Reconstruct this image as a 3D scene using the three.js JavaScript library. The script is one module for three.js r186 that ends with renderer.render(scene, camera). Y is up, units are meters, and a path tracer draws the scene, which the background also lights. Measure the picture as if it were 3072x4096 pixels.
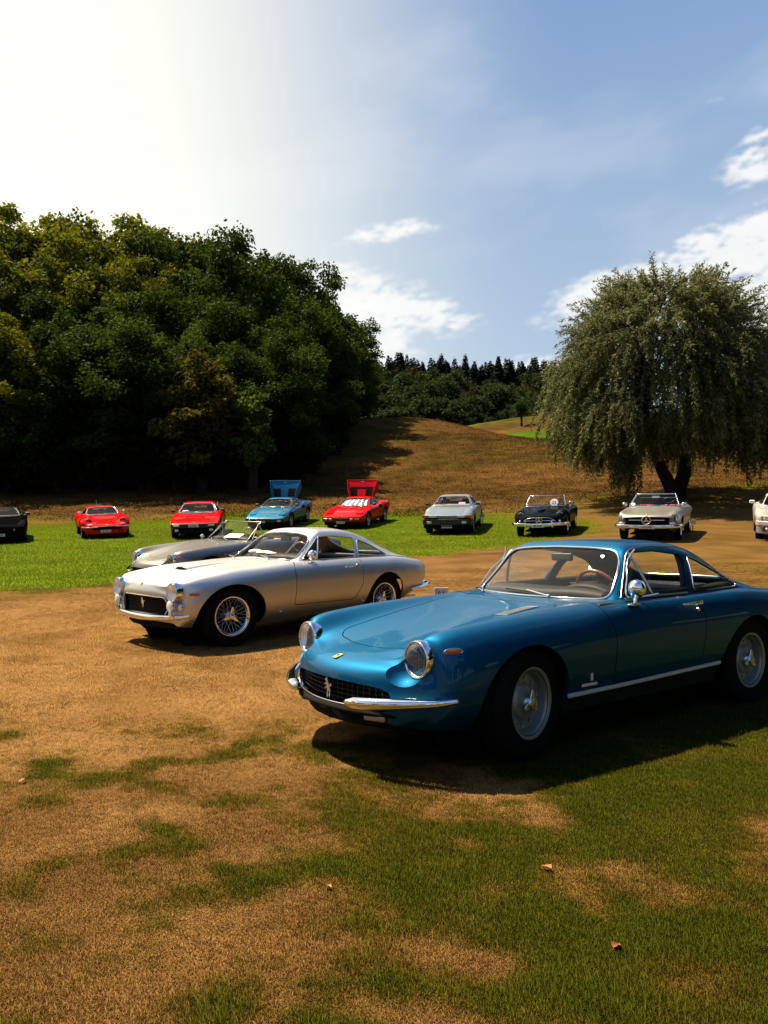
import * as THREE from 'three';
import { mergeGeometries, mergeVertices } from 'three/addons/utils/BufferGeometryUtils.js';
import { RoundedBoxGeometry } from 'three/addons/geometries/RoundedBoxGeometry.js';

// ---------------------------------------------------------------- camera, exposure, sun, sky
const scene = new THREE.Scene();
const camera = new THREE.PerspectiveCamera(67.22, 3 / 4, 0.1, 3000);
camera.position.set(0, 1.4245, 0);
camera.lookAt(0, 1.4245 + 0.00367, -1);
const renderer = new THREE.WebGLRenderer({ antialias: true });
renderer.toneMapping = THREE.LinearToneMapping;
const EXPOSURE = 2.8;
renderer.toneMappingExposure = EXPOSURE;
renderer.shadowMap.enabled = true;

const SUN_DIR = new THREE.Vector3(-0.484, 1, -0.329).normalize();   // towards the sun: high, ahead and to the left
const sun = new THREE.DirectionalLight(0xffe6c0, 5);
sun.position.copy(SUN_DIR).multiplyScalar(120);
sun.target.position.set(0, 0, -20);
sun.position.add(sun.target.position);
sun.castShadow = true;
sun.shadow.radius = 1.2;
sun.shadow.mapSize.set(4096, 4096);
Object.assign(sun.shadow.camera, { left: -70, right: 70, top: 70, bottom: -70, near: 1, far: 400 });
scene.add(sun, sun.target);

// random numbers and noise
function rng(seed) { let a = seed >>> 0; return () => { a = (a + 0x6d2b79f5) | 0; let t = Math.imul(a ^ (a >>> 15), 1 | a); t = (t + Math.imul(t ^ (t >>> 7), 61 | t)) ^ t; return ((t ^ (t >>> 14)) >>> 0) / 4294967296; }; }
const hash2 = (x, y, s) => { let h = Math.imul(x, 374761393) + Math.imul(y, 668265263) + Math.imul(s, 1442695041); h = Math.imul(h ^ (h >>> 13), 1274126177); return ((h ^ (h >>> 16)) >>> 0) / 4294967296; };
function noise2(x, y, s = 0) {            // smooth value noise, 0..1
  const xi = Math.floor(x), yi = Math.floor(y), fx = x - xi, fy = y - yi, u = fx * fx * (3 - 2 * fx), v = fy * fy * (3 - 2 * fy);
  const a = hash2(xi, yi, s), b = hash2(xi + 1, yi, s), c = hash2(xi, yi + 1, s), d = hash2(xi + 1, yi + 1, s);
  return a + (b - a) * u + (c - a) * v + (a - b - c + d) * u * v;
}
function fbm(x, y, oct = 4, s = 0) { let t = 0, a = 0.5, n = 0; for (let k = 0; k < oct; k++) { t += a * noise2(x, y, s + k * 17); n += a; a *= 0.5; const nx = x * 1.62 - y * 1.18; y = x * 1.18 + y * 1.62; x = nx; } return t / n; }
const lerp = (a, b, t) => a + (b - a) * t, clamp = (x, a = 0, b = 1) => Math.min(b, Math.max(a, x));
const smooth = (a, b, x) => { const t = clamp((x - a) / (b - a)); return t * t * (3 - 2 * t); };
const mix3 = (a, b, t) => [lerp(a[0], b[0], t), lerp(a[1], b[1], t), lerp(a[2], b[2], t)];

// the sky: late-summer blue, a broad white glare of haze round the sun, drifting bands of thin cloud
{
  const W = 3072, H = W / 2, data = new Float32Array(W * H * 4), D = Math.PI / 180;
  const sunAz = Math.atan2(SUN_DIR.x, -SUN_DIR.z) / D, sunEl = Math.asin(SUN_DIR.y) / D;
  // named banks of cloud: azimuth, elevation, half sizes in degrees, tilt, strength
const banks = [[-1.6, 15.4, 6.2, 3.1, -8, 1.55], [1.6, 15.2, 6.0, 1.9, -12, 1.45], [-1.4, 11.8, 5.4, 3.3, 4, 1.55], [0.4, 20.2, 5.4, 0.95, 8, 1.0], [16.5, 15.6, 7.5, 2.2, 10, 1.3], [25, 17.2, 9.5, 2.9, 11, 1.45], [29, 14.2, 13, 3.8, 4, 1.4], [25.8, 22.8, 3.4, 2.1, 24, 1.35], [23.4, 26.6, 2.2, 0.7, 10, 0.5], [10.5, 10.4, 5.4, 1.5, 6, 1.25],
    [-30, 13, 12, 4, 3, 1.0], [58, 18, 16, 4, -5, 1.0], [95, 26, 18, 5, 8, 1.0], [130, 15, 20, 4, -4, 1.1], [170, 30, 16, 5, 10, 0.9], [-165, 18, 22, 5, 3, 1.0], [-120, 24, 16, 5, -8, 0.9], [-80, 14, 14, 4, 4, 0.9]];
  for (let r = 0; r < H; r++) {
    const el = ((r + 0.5) / H - 0.5) * 180;
    for (let c = 0; c < W; c++) {
      const k = (r * W + c) * 4, th = ((c + 0.5) / W - 0.5) * 2 * Math.PI;   // u = atan2(z, x) / 2pi + 0.5
      let az = Math.atan2(Math.cos(th), -Math.sin(th)) / D;
      const e = Math.max(el, 0), t = smooth(0, 1, Math.pow(e / 75, 0.62));
      let col = mix3([0.58, 0.71, 0.83], [0.05, 0.2, 0.53], t);
      let da = az - sunAz; if (da > 180) da -= 360; if (da < -180) da += 360;
      const de = (el - sunEl) * 0.35, g = 0.86 * (1 - smooth(31, 71, Math.sqrt(da * da + de * de)));
      col = [col[0] + g * 1.0, col[1] + g * 0.81, col[2] + g * 0.36];
      if (el > 2 && el < 62) {
        let m = 0;
        const wx = (fbm(az * 0.16, el * 0.34, 3, 5) - 0.5) * 2.6, wy = (fbm(az * 0.16, el * 0.34, 3, 9) - 0.5) * 1.4;
        for (const b of banks) {
          let dx = az - b[0]; if (dx > 180) dx -= 360; if (dx < -180) dx += 360; if (Math.abs(dx) > b[2] * 2.2) continue;
          const ct = Math.cos(b[4] * D), st = Math.sin(b[4] * D), dy = el - b[1], x = ((dx + wx) * ct + (dy + wy) * st) / b[2], y = (-(dx + wx) * st + (dy + wy) * ct) / b[3];
          m = Math.max(m, b[5] * (1 - smooth(0.1, 1.45, Math.sqrt(x * x + y * y))));
        }
        const streak = fbm(az * 0.22 + el * 0.1, el * 0.9 - az * 0.12, 5, 31);
        let d = 0;
        if (m > 0) { const fine = fbm(az * 1.2 + el * 0.7, el * 3.4 - az * 0.7, 5, 51); d = smooth(0.4, 1.2, m * (0.5 * streak + 1.35 * fine)); }
        d = Math.max(d, 0.2 * smooth(0.5, 0.76, fbm(az * 0.05 + el * 0.06, el * 0.16 - az * 0.045, 5, 77)) * smooth(4, 20, el));
        const lit = 0.93 + 0.07 * streak + 0.1 * g;
        col = mix3(col, [lit * 1.0, lit * 1.0, lit * 0.99], d * 0.93);
      }
      data[k] = col[0] / EXPOSURE; data[k + 1] = col[1] / EXPOSURE; data[k + 2] = col[2] / EXPOSURE; data[k + 3] = 1;
    }
  }
  const sky = new THREE.DataTexture(data, W, H, THREE.RGBAFormat, THREE.FloatType);
  sky.mapping = THREE.EquirectangularReflectionMapping;
  sky.magFilter = sky.minFilter = THREE.LinearFilter;
  sky.needsUpdate = true;
  scene.background = sky;
  scene.environment = sky;
}

// ---------------------------------------------------------------- naming
const used = {};
function numbered(n) { const k = used[n] = (used[n] ?? -1) + 1; return k ? n + '_' + String(k).padStart(3, '0') : n; }
function tag(o, label, category, group, kind) { o.userData = {}; if (label) o.userData.label = label; if (category) o.userData.category = category; if (group) o.userData.group = group; if (kind) o.userData.kind = kind; return o; }
function thing(name, label, category, group) { const o = new THREE.Group(); o.name = numbered(name); scene.add(o); return tag(o, label, category, group); }
function part(parent, name, geo, mat, kind) { const m = new THREE.Mesh(geo, mat); m.name = name; m.castShadow = m.receiveShadow = true; if (kind) m.userData = { kind }; parent.add(m); return m; }
function sub(parent, name) { const g = new THREE.Group(); g.name = name; parent.add(g); return g; }
const merge = (a) => mergeGeometries(a.map((g) => { const q = g.index ? g.toNonIndexed() : g; for (const k of Object.keys(q.attributes)) if (k !== 'position' && k !== 'normal') q.deleteAttribute(k); return q; }));
const std = (r, g, b, rough = 0.8, metal = 0, more = {}) => new THREE.MeshPhysicalMaterial({ color: new THREE.Color().setRGB(r, g, b), roughness: rough, metalness: metal, ...more });
function canvasTex(w, h, draw) { const c = document.createElement('canvas'); c.width = w; c.height = h; draw(c.getContext('2d'), w, h); const t = new THREE.CanvasTexture(c); t.colorSpace = THREE.SRGBColorSpace; return t; }

// ---------------------------------------------------------------- the lie of the land
// heights measured along the slope: flat meadow, gentle rise to the parked row, bank, mound, far hills
const LAND = [[0, 8, 0], [-14, 6, 0], [14, 6, 0], [0, -3, 0], [-5, -4, 0], [5, -4, 0], [0, -6, 0], [-9, -6, -0.02], [9, -6, 0.02], [-1.4, -9.9, -0.03], [5, -10, 0.02], [-8, -10, -0.05], [-2.9, -14.9, 0.12], [6, -15, 0.22], [-12, -15, 0.02], [14, -15, 0.38],
  [-10.7, -29.2, 0.64], [-6.8, -28.4, 0.73], [-4.3, -32, 0.98], [-1.07, -31.5, 1.05], [2.6, -28.6, 0.89], [5.6, -26.3, 0.81], [8.3, -23.4, 0.83], [-12.7, -27, 0.53], [11.8, -23.4, 0.82], [-20, -25, 0.35], [20, -24, 1.0],
  [-25, -33.5, 1.1], [-14, -33.5, 1.05], [-14, -45, 3.1], [-25, -45, 3.1], [-6, -36, 1.55], [-5, -47, 3.4], [2, -38, 1.85], [6, -35.5, 1.7], [1.7, -50, 4.4], [6, -50, 4.8], [11, -50, 5.3], [12.1, -33, 2.0], [16.5, -33, 2.3], [25, -45, 5],
  [1.6, -75, 10.9], [4.2, -75, 10.75], [6.7, -75, 10.3], [10.4, -75, 9.3], [13.6, -75, 8.2], [-4, -75, 10.6], [-13, -72, 9], [-26, -70, 7], [3, -95, 8.5], [12, -92, 8.6], [18, -100, 11.4], [24, -136, 17.0], [26.7, -150, 20.4], [15.9, -150, 18.6], [36, -150, 20.6], [24, -118, 14.2],
  [-45, -60, 7], [-60, -90, 12], [45, -60, 8], [60, -100, 15], [-10, -130, 11], [0, -200, 11], [60, -200, 15], [-80, -200, 12], [0, -240, 13], [0, -280, 24], [0, -320, 38], [0, -380, 55], [0, -450, 66], [140, -300, 30], [140, -450, 62], [-140, -300, 30], [-140, -450, 66], [0, -620, 60], [220, -620, 60], [-220, -620, 60], [60, -300, 31], [60, -400, 57], [-60, -400, 60], [-90, 20, 0], [90, 20, 1], [0, 70, -1], [120, -60, 10], [-120, -60, 10], [-300, -100, 20], [300, -100, 20], [0, 320, -4], [-300, 200, 0], [300, 200, 0], [-420, -480, 60], [420, -480, 60]];
const landW = (() => {   // polyharmonic interpolation through the measured points
  const n = LAND.length, N = n + 3, A = [], S = 0.02;
  const phi = (r) => r * Math.sqrt(r);
  for (let i = 0; i < n; i++) { const row = new Float64Array(N + 1); for (let j = 0; j < n; j++) row[j] = phi(S * Math.hypot(LAND[i][0] - LAND[j][0], LAND[i][1] - LAND[j][1])); row[n] = 1; row[n + 1] = LAND[i][0] * S; row[n + 2] = LAND[i][1] * S; row[N] = LAND[i][2]; A.push(row); }
  for (let k = 0; k < 3; k++) { const row = new Float64Array(N + 1); for (let j = 0; j < n; j++) row[j] = k ? LAND[j][k - 1] * S : 1; A.push(row); }
  for (let c = 0; c < N; c++) { let p = c; for (let r = c + 1; r < N; r++) if (Math.abs(A[r][c]) > Math.abs(A[p][c])) p = r; [A[c], A[p]] = [A[p], A[c]]; for (let r = c + 1; r < N; r++) { const f = A[r][c] / A[c][c]; if (f) for (let k = c; k <= N; k++) A[r][k] -= f * A[c][k]; } }
  const w = new Float64Array(N); for (let r = N - 1; r >= 0; r--) { let t = A[r][N]; for (let k = r + 1; k < N; k++) t -= A[r][k] * w[k]; w[r] = t / A[r][r]; }
  return { w, phi, S, n };
})();
function ground(x, z) {
  const { w, phi, S, n } = landW, cx = clamp(x, -420, 420), cz = clamp(z, -640, 330);
  let h = w[n] + w[n + 1] * cx * S + w[n + 2] * cz * S;
  for (let i = 0; i < n; i++) h += w[i] * phi(S * Math.hypot(cx - LAND[i][0], cz - LAND[i][1]));
  const far = smooth(30, 70, -z);
  return h + (far > 0 ? far * 0.5 * (fbm(x * 0.06, z * 0.06, 3, 3) - 0.5) : 0) + 0.05 * smooth(12, 30, -z) * (fbm(x * 0.3, z * 0.3, 2, 8) - 0.5);
}
const NEAR_X = pchip1([1.5, 2.3, 2.7, 3.2, 4.0, 4.7, 5.5, 6.5, 9], [-0.5, -0.35, -0.1, 0.15, 0.05, -0.55, 0.6, 2.1, 3.2]);
function pchip1(xs, ys) { return (x) => { let i = 0; while (i < xs.length - 2 && x > xs[i + 1]) i++; return lerp(ys[i], ys[i + 1], smooth(0, 1, (x - xs[i]) / (xs[i + 1] - xs[i]))); }; }
// how green the turf is at a place (0 = scorched straw, 1 = watered lawn)
function greenness(x, z) {
  const d = -z;
  const n1 = fbm(x * 1.25 + 3.1, z * 1.25, 4, 11), n2 = fbm(x * 2.6, z * 2.6, 3, 21), n3 = fbm(x * 0.28, z * 0.28, 3, 41);
  // near meadow: green to the right and close by, straw to the left, in ragged patches
  const x0 = NEAR_X(clamp(d, 1.5, 9)), w = lerp(1.5, 0.8, smooth(2.4, 4.2, d)), n4 = fbm(x * 3.3 - z * 1.2, z * 3.8 + x * 0.8, 4, 33);
  const kb = lerp(0.24, 0.44, smooth(3.1, 4.2, d)), ka = lerp(1, 0.6, smooth(3.8, 5.5, d));
  let near = 0.53 + 0.17 * smooth(-0.1, 0.9, x) - 0.16 * smooth(3.4, 4.2, d) * (1 - smooth(-1.0, -0.3, x)) + kb * clamp((x - x0) / w, -1, 1) + ka * ((n1 - 0.5) * 1.5 + (n4 - 0.5) * 2.1 + (n2 - 0.5) * 0.5);
  near = smooth(0.12, 0.92, near + (fbm(x * 9, z * 9, 2, 88) - 0.5) * 0.5);
  near = near * (1 - smooth(6.5, 10, d) * (1 - 0.12 * smooth(3, 7, x))) * (1 - smooth(4.8, 6.2, d) * (1 - smooth(-0.6, 1.5, x)));
  // watered lawn beyond a wavering line
  const line = (z + 13.1 + 0.93 * (x + 6.2) * (x < -6 ? 0.05 : 1)) * -1 + (n3 - 0.5) * 3 + (n1 - 0.5) * 1.2;
  let lawn = smooth(-0.8, 1.4, line + (n2 - 0.5) * 1.2) * (1 - smooth(34.5 + (n3 - 0.5) * 5 + clamp(x, -12, 8) * 0.12, 37.5 + (n3 - 0.5) * 5, d));
  lawn *= 1 - 0.85 * smooth(2, 6, x - 3.6 + (d - 26) * 0.4 + (n3 - 0.5) * 5) * smooth(18, 22, d) * (1 - 0.5 * smooth(0.5, 0.7, n3));
  return clamp(Math.max(near, lawn));
}
const STRAW = [0.195, 0.112, 0.043], STRAW2 = [0.12, 0.066, 0.023], GREEN = [0.042, 0.054, 0.004], LAWN = [0.047, 0.078, 0.0008], OLIVE = [0.085, 0.064, 0.009];
function turf(x, z, gg) {
  const d = -z, g = gg ?? greenness(x, z), n = fbm(x * 1.7, z * 1.7, 3, 61), m = fbm(x * 7, z * 7, 2, 71), big = fbm(x * 0.11, z * 0.16, 4, 91);
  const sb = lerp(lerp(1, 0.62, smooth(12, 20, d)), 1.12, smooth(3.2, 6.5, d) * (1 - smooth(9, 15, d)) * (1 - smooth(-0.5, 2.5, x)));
  let straw = mix3(STRAW.map((q) => q * sb), STRAW2.map((q) => q * sb), clamp(smooth(0.3, 0.75, n) * 0.8 + (m - 0.5) * 0.5));
  let green = mix3(GREEN, LAWN, smooth(6, 13, d));
  green = mix3(green, OLIVE, clamp(smooth(0.42, 0.72, n) * 0.5 * (1 - smooth(10, 14, d) * 0.6)));
  let c = g < 0.5 ? mix3(straw, OLIVE, g * 2) : mix3(OLIVE, green, g * 2 - 1);
  if (d > 30) {   // bank and mound: dry slope with greener streaks; watered green and ridge far off
    const streak = smooth(0.5, 0.75, fbm(x * 0.09 + z * 0.03, z * 0.2, 4, 101));
    let s = mix3([0.086, 0.046, 0.013], [0.046, 0.036, 0.006], streak * 0.8);
    s = mix3(s, [0.05, 0.03, 0.009], smooth(0.45, 0.7, big) * 0.6);
    const gx = (x - 18.5) * 0.72, gz = (z + 110) * 0.55, fair = 1 - smooth(6, 8, Math.hypot(gx, gz) + (n - 0.5) * 2);
    s = mix3(s, [0.035, 0.075, 0.003], fair);
    s = mix3(s, [0.04, 0.062, 0.007], smooth(141, 148, d) * 0.85);
    s = mix3(s, [0.012, 0.02, 0.006], smooth(190, 240, d));
    const mt = 0.4 + 1.15 * fbm(x * 0.8, z * 1.1, 5, 121); s = [s[0] * mt, s[1] * mt, s[2] * mt];
    c = mix3(c, s, smooth(34, 38, d));
  }
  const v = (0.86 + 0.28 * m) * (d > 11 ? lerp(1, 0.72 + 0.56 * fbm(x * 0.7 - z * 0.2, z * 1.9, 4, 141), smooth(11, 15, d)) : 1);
  return [c[0] * v, c[1] * v, c[2] * v];
}
{
  const NX = 470, NZ = 760, ax = 3, bx = 6.45, P = new Float32Array(NX * NZ * 3), C = new Float32Array(NX * NZ * 3), U = new Float32Array(NX * NZ * 2), I = [];
  const zAt = (t) => { const u = t * 2 - 1; return -5 - (u < 0 ? 3 * Math.sinh(u * 5.4) : 3.4 * Math.sinh(u * 6.2)); };
  for (let j = 0; j < NZ; j++) for (let i = 0; i < NX; i++) {
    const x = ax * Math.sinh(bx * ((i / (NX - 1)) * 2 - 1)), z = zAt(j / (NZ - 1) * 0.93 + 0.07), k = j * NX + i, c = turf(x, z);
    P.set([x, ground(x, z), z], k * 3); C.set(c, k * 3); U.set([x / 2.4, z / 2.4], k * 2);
    if (i && j) I.push(k - NX - 1, k - NX, k - 1, k - 1, k - NX, k);
  }
  const g = new THREE.BufferGeometry();
  g.setAttribute('position', new THREE.BufferAttribute(P, 3)); g.setAttribute('color', new THREE.BufferAttribute(C, 3)); g.setAttribute('uv', new THREE.BufferAttribute(U, 2));
  g.setIndex(I); g.computeVertexNormals();
  // fine thatch: short strokes of lighter and darker blades, tiled every 2.4 m
  const S = 1024, px = new Uint8Array(S * S * 4), buf = new Float32Array(S * S).fill(0.72), r = rng(5);
  for (let k = 0; k < 52000; k++) {
    const a = r() * Math.PI * 2, len = 5 + r() * 12, v = 0.42 + r() * 0.62; let x = r() * S, y = r() * S;
    for (let q = 0; q < len; q++) { const i = ((Math.floor(y) + S) % S) * S + (Math.floor(x) + S) % S; buf[i] = lerp(buf[i], v, 0.75); x += Math.cos(a); y += Math.sin(a); if (x < 0) x += S; if (y < 0) y += S; }
  }
  for (let k = 0; k < S * S; k++) { const v = clamp(buf[k]) * 255; px[k * 4] = v; px[k * 4 + 1] = v; px[k * 4 + 2] = v * 0.97; px[k * 4 + 3] = 255; }
  const map = new THREE.DataTexture(px, S, S, THREE.RGBAFormat); map.wrapS = map.wrapT = THREE.RepeatWrapping; map.magFilter = THREE.LinearFilter; map.generateMipmaps = true; map.needsUpdate = true;
  const m = new THREE.MeshPhysicalMaterial({ vertexColors: true, map, bumpMap: map, bumpScale: 0.008, roughness: 1, specularIntensity: 0.02 });
  m.color.setScalar(1.25);
  const mesh = new THREE.Mesh(g, m); mesh.name = 'ground'; mesh.receiveShadow = true; mesh.castShadow = true; mesh.userData = { kind: 'structure', label: 'sun-scorched meadow rising to a dry bank and mound' }; scene.add(mesh);
}
// standing blades of grass in front of the cars
{
  const blades = [], r = rng(77);
  const B = (n, spread, hgt, wid) => {
    const p = [], idx = [], nn = [];
    for (let k = 0; k < n; k++) {
      const a = r() * 6.283, x = (r() - 0.5) * spread, z = (r() - 0.5) * spread, h = hgt * (0.55 + 0.7 * r()), lean = h * (0.25 + 0.9 * r()), b = r() * 6.283, w = wid * (0.7 + 0.6 * r());
      const sx = Math.cos(a) * w, sz = Math.sin(a) * w, lx = Math.cos(b) * lean, lz = Math.sin(b) * lean, o = p.length / 3;
      p.push(x - sx, -0.004, z - sz, x + sx, -0.004, z + sz, x + sx * 0.7 + lx * 0.45, h * 0.6, z + sz * 0.7 + lz * 0.45, x - sx * 0.7 + lx * 0.45, h * 0.6, z - sz * 0.7 + lz * 0.45, x + lx, h, z + lz);
      for (let q = 0; q < 5; q++) nn.push(lx * 2, 1, lz * 2);
      idx.push(o, o + 1, o + 2, o, o + 2, o + 3, o + 3, o + 2, o + 4);
    }
    const g = new THREE.BufferGeometry(); g.setAttribute('position', new THREE.Float32BufferAttribute(p, 3)); g.setAttribute('normal', new THREE.Float32BufferAttribute(nn, 3)); g.setIndex(idx); g.normalizeNormals(); return g;
  };
  const layer = (geo, count, d0, d1, name, label, far) => {
    const m = new THREE.InstancedMesh(geo, new THREE.MeshPhysicalMaterial({ roughness: 0.75, transmission: 0.35, thickness: 0, specularIntensity: 0.03 }), count), M = new THREE.Matrix4(), q = new THREE.Quaternion(), e = new THREE.Euler(), c = new THREE.Color();
    let put = 0;
    for (let k = 0; put < count && k < count * 3; k++) {
      const d = d0 * Math.pow(d1 / d0, Math.pow(r(), far ? 0.7 : 0.9)), x = (r() * 2 - 1) * (0.56 * d + 0.5), z = -d, g0 = greenness(x, z), g = clamp(g0 + (r() - 0.5) * 0.95 * (g0 > 0.02 && g0 < 0.999 ? 1 : 0.25)), t = turf(x, z, g), s = lerp(0.42, 1, g) * (0.7 + 0.6 * r()) * (0.65 + 0.9 * noise2(x * 4, z * 4, 5)) * (r() < 0.03 ? 1.9 : 1);
      if (!far && (g < 0.35 && r() < 0.5 * smooth(2.6, 5, d) || (g0 > 0.8 && r() < smooth(11.5, 14.5, d)))) continue;
      if (far === 'lawn' && g0 < 0.5) continue;
      if (!far && d0 > 3 && r() > smooth(d0, d0 + 4.5, d)) continue;
      if (!far && d0 < 3 && r() < smooth(d1 - 3.5, d1, d)) continue;
      e.set(0, r() * 6.283, 0); q.setFromEuler(e);
      M.compose(new THREE.Vector3(x, ground(x, z), z), q, new THREE.Vector3(1, s, 1)); m.setMatrixAt(put, M);
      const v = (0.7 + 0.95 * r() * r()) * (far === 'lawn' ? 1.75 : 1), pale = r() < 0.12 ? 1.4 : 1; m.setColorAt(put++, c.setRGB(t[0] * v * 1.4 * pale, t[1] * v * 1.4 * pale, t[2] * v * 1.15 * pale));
    }
    m.count = put; m.name = name; m.castShadow = m.receiveShadow = true; tag(m, label, 'grass', null, 'stuff'); scene.add(m);
  };
  layer(B(6, 0.034, 0.0125, 0.00075), 430000, 1.7, 8, 'grass', 'short patchy grass, half scorched, in front of the blue coupe');
  layer(B(8, 0.075, 0.018, 0.0016), 170000, 4.6, 17, 'meadow_grass', 'short dry grass round the two nearest cars');
  layer(B(8, 0.3, 0.016, 0.005), 60000, 12, 37, 'lawn_grass', 'bright green watered lawn under the far row of cars', 'lawn');
  layer(B(9, 0.6, 0.075, 0.014), 90000, 34, 100, 'slope_grass', 'dry tufted grass over the bank and mound behind the cars', 'slope');
}

// ---------------------------------------------------------------- trees
const barkMat = std(0.02, 0.015, 0.01, 0.95, 0, { specularIntensity: 0.2 });
const leafMat = (rough = 0.7) => new THREE.MeshPhysicalMaterial({ vertexColors: true, roughness: rough, transmission: 0.62, thickness: 0, specularIntensity: 0.06 });
const LEAF = leafMat();
class Leaves {      // collects small folded leaf faces, each with its own tint
  constructor() { this.p = []; this.c = []; this.i = []; }
  leaf(x, y, z, ax, ay, az, nx, ny, nz, len, wid, col) {   // axis a, face normal n
    let bx = ay * nz - az * ny, by = az * nx - ax * nz, bz = ax * ny - ay * nx; const l = Math.hypot(bx, by, bz) || 1; bx *= wid / l; by *= wid / l; bz *= wid / l;
    const o = this.p.length / 3, m = len * 0.45;
    this.p.push(x, y, z, x + ax * m + bx, y + ay * m + by, z + az * m + bz, x + ax * len, y + ay * len, z + az * len, x + ax * m - bx, y + ay * m - by, z + az * m - bz);
    for (let k = 0; k < 4; k++) this.c.push(...col);
    this.i.push(o, o + 1, o + 2, o, o + 2, o + 3);
  }
  geo() { const g = new THREE.BufferGeometry(); g.setAttribute('position', new THREE.Float32BufferAttribute(this.p, 3)); g.setAttribute('color', new THREE.Float32BufferAttribute(this.c, 3)); g.setIndex(this.i); g.computeVertexNormals(); return g; }
}
function limb(pts, r0, r1, sides = 7) {      // tapered, slightly knotty tube
  const curve = new THREE.CatmullRomCurve3(pts.map((p) => new THREE.Vector3(...p))), n = Math.max(4, pts.length * 3), g = new THREE.TubeGeometry(curve, n, 1, sides), a = g.attributes.position, c = new THREE.Vector3();
  for (let i = 0; i <= n; i++) { curve.getPointAt(i / n, c); const r = lerp(r0, r1, Math.pow(i / n, 0.8)); for (let k = 0; k <= sides; k++) { const q = i * (sides + 1) + k, w = r * (1 + 0.12 * Math.sin(k * 2.1 + i * 0.9)); a.setXYZ(q, c.x + (a.getX(q) - c.x) * w, c.y + (a.getY(q) - c.y) * w, c.z + (a.getZ(q) - c.z) * w); } }
  g.computeVertexNormals(); return g;
}
// broadleaf of height H: many small uneven boughs along spreading limbs, each a loose cloud of leaf faces
function broadleaf(seed, H, R, base, n, leafLen, tintA, tintB, lumps = 16, squash = 1) {
  const r = rng(seed), L = new Leaves(), wood = [], boughs = [], limbs = [];
  for (let k = 0; k < lumps; k++) {
    const t = Math.pow((k + 0.5) / lumps, 0.85), y = lerp(base + (H - base) * 0.1, H * 0.9, t), prof = Math.sqrt(Math.max(0.05, 1 - Math.pow((t - 0.36) / 0.72, 2))), a = k * 2.4 + r() * 1.2, rr = R * prof * (0.35 + 0.6 * r()) * (t > 0.9 ? 0.5 : 1);
    const c = [Math.cos(a) * rr, y, Math.sin(a) * rr * squash]; limbs.push(c);
    const m = 2 + Math.floor(r() * 3);
    for (let q = 0; q < m; q++) { const s = R * (0.15 + 0.17 * r()) * (t > 0.8 ? 0.8 : 1); boughs.push([c[0] + (r() - 0.5) * R * 0.5, c[1] + (r() - 0.4) * R * 0.45, c[2] + (r() - 0.5) * R * 0.5, s, 0.55 + 0.6 * r(), r()]); }
  }
  boughs.push([0, H * 0.62, 0, R * 0.5, 1, 0.3], [0, H * 0.4 + base * 0.4, 0, R * 0.55, 1, 0.2], [0, H * 0.8, 0, R * 0.35, 1, 0.5]);
  let wsum = 0; const cum = boughs.map((b) => (wsum += b[3] * b[3]));
  for (let k = 0; k < n; k++) {
    const pick = r() * wsum; let b = 0; while (cum[b] < pick) b++;
    const [bx, by, bz, br, fl, tone] = boughs[b], u = r() * 2 - 1, a = r() * 6.283, s = Math.sqrt(1 - u * u), dx = s * Math.cos(a), dy = u, dz = s * Math.sin(a);
    const tw = 0.6 + 0.55 * noise2(dx * 2.6 + b * 7, dz * 2.6 + dy * 2.1, seed) + (r() < 0.08 ? 0.3 * r() : 0), q = br * tw * Math.pow(r(), 0.38);
    const x = bx + dx * q, y = by + dy * q * fl + 0.15 * br * (1 - s), z = bz + dz * q;
    if (y < base * 0.55) continue;
    const t = clamp(0.6 * tone + 0.4 * r() + 0.15 * dy), col = mix3(tintA, tintB, t), v = 0.7 + 0.6 * r();
    let nx = dx * 0.4 + (r() - 0.5) * 1.8, ny = 0.45 + (r() - 0.5) * 1.5, nz = dz * 0.4 + (r() - 0.5) * 1.8, l = Math.hypot(nx, ny, nz); nx /= l; ny /= l; nz /= l;
    let ax = r() - 0.5 + dx * 0.4, ay = r() - 0.75, az = r() - 0.5 + dz * 0.4; const d = ax * nx + ay * ny + az * nz; ax -= d * nx; ay -= d * ny; az -= d * nz; l = Math.hypot(ax, ay, az) || 1;
    const len = leafLen * (0.5 + 0.9 * r());
    L.leaf(x, y, z, ax / l, ay / l, az / l, nx, ny, nz, len, len * 0.32, [col[0] * v, col[1] * v, col[2] * v]);
  }
  const tr = H * 0.017 + 0.04;
  wood.push(limb([[0, -0.3, 0], [0.06 * R, H * 0.2, 0.03 * R], [-0.03 * R, H * 0.45, 0], [0.02 * R, H * 0.8, 0.02]], tr * 1.25, tr * 0.2));
  for (let k = 0; k < limbs.length; k++) { const b = limbs[k], y0 = Math.max(base * 0.7, b[1] * 0.62 - 0.05 * H); wood.push(limb([[0, y0, 0], [b[0] * 0.45, y0 + (b[1] - y0) * 0.6, b[2] * 0.45], [b[0], b[1], b[2]]], tr * 0.42, tr * 0.07, 5)); }
  return { crown: L.geo(), trunk: merge(wood) };
}
function plant(kind, name, label, group, x, z, H, yaw, widen = 1, sink = 0.1, cat = 'tree') {
  const t = thing(name, label, cat, group);
  part(t, 'trunk', kind.trunk, barkMat); part(t, 'crown', kind.crown, LEAF);
  t.position.set(x, ground(x, z) - sink, z); t.rotation.y = yaw; t.scale.set(H * widen, H, H * widen);
  return t;
}
const DARK1 = [0.016, 0.034, 0.002], DARK2 = [0.058, 0.095, 0.005], YEL1 = [0.06, 0.085, 0.003], YEL2 = [0.17, 0.18, 0.005];  // YEL tints put the sunny backlight of the top-left crowns into leaf colour
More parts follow.
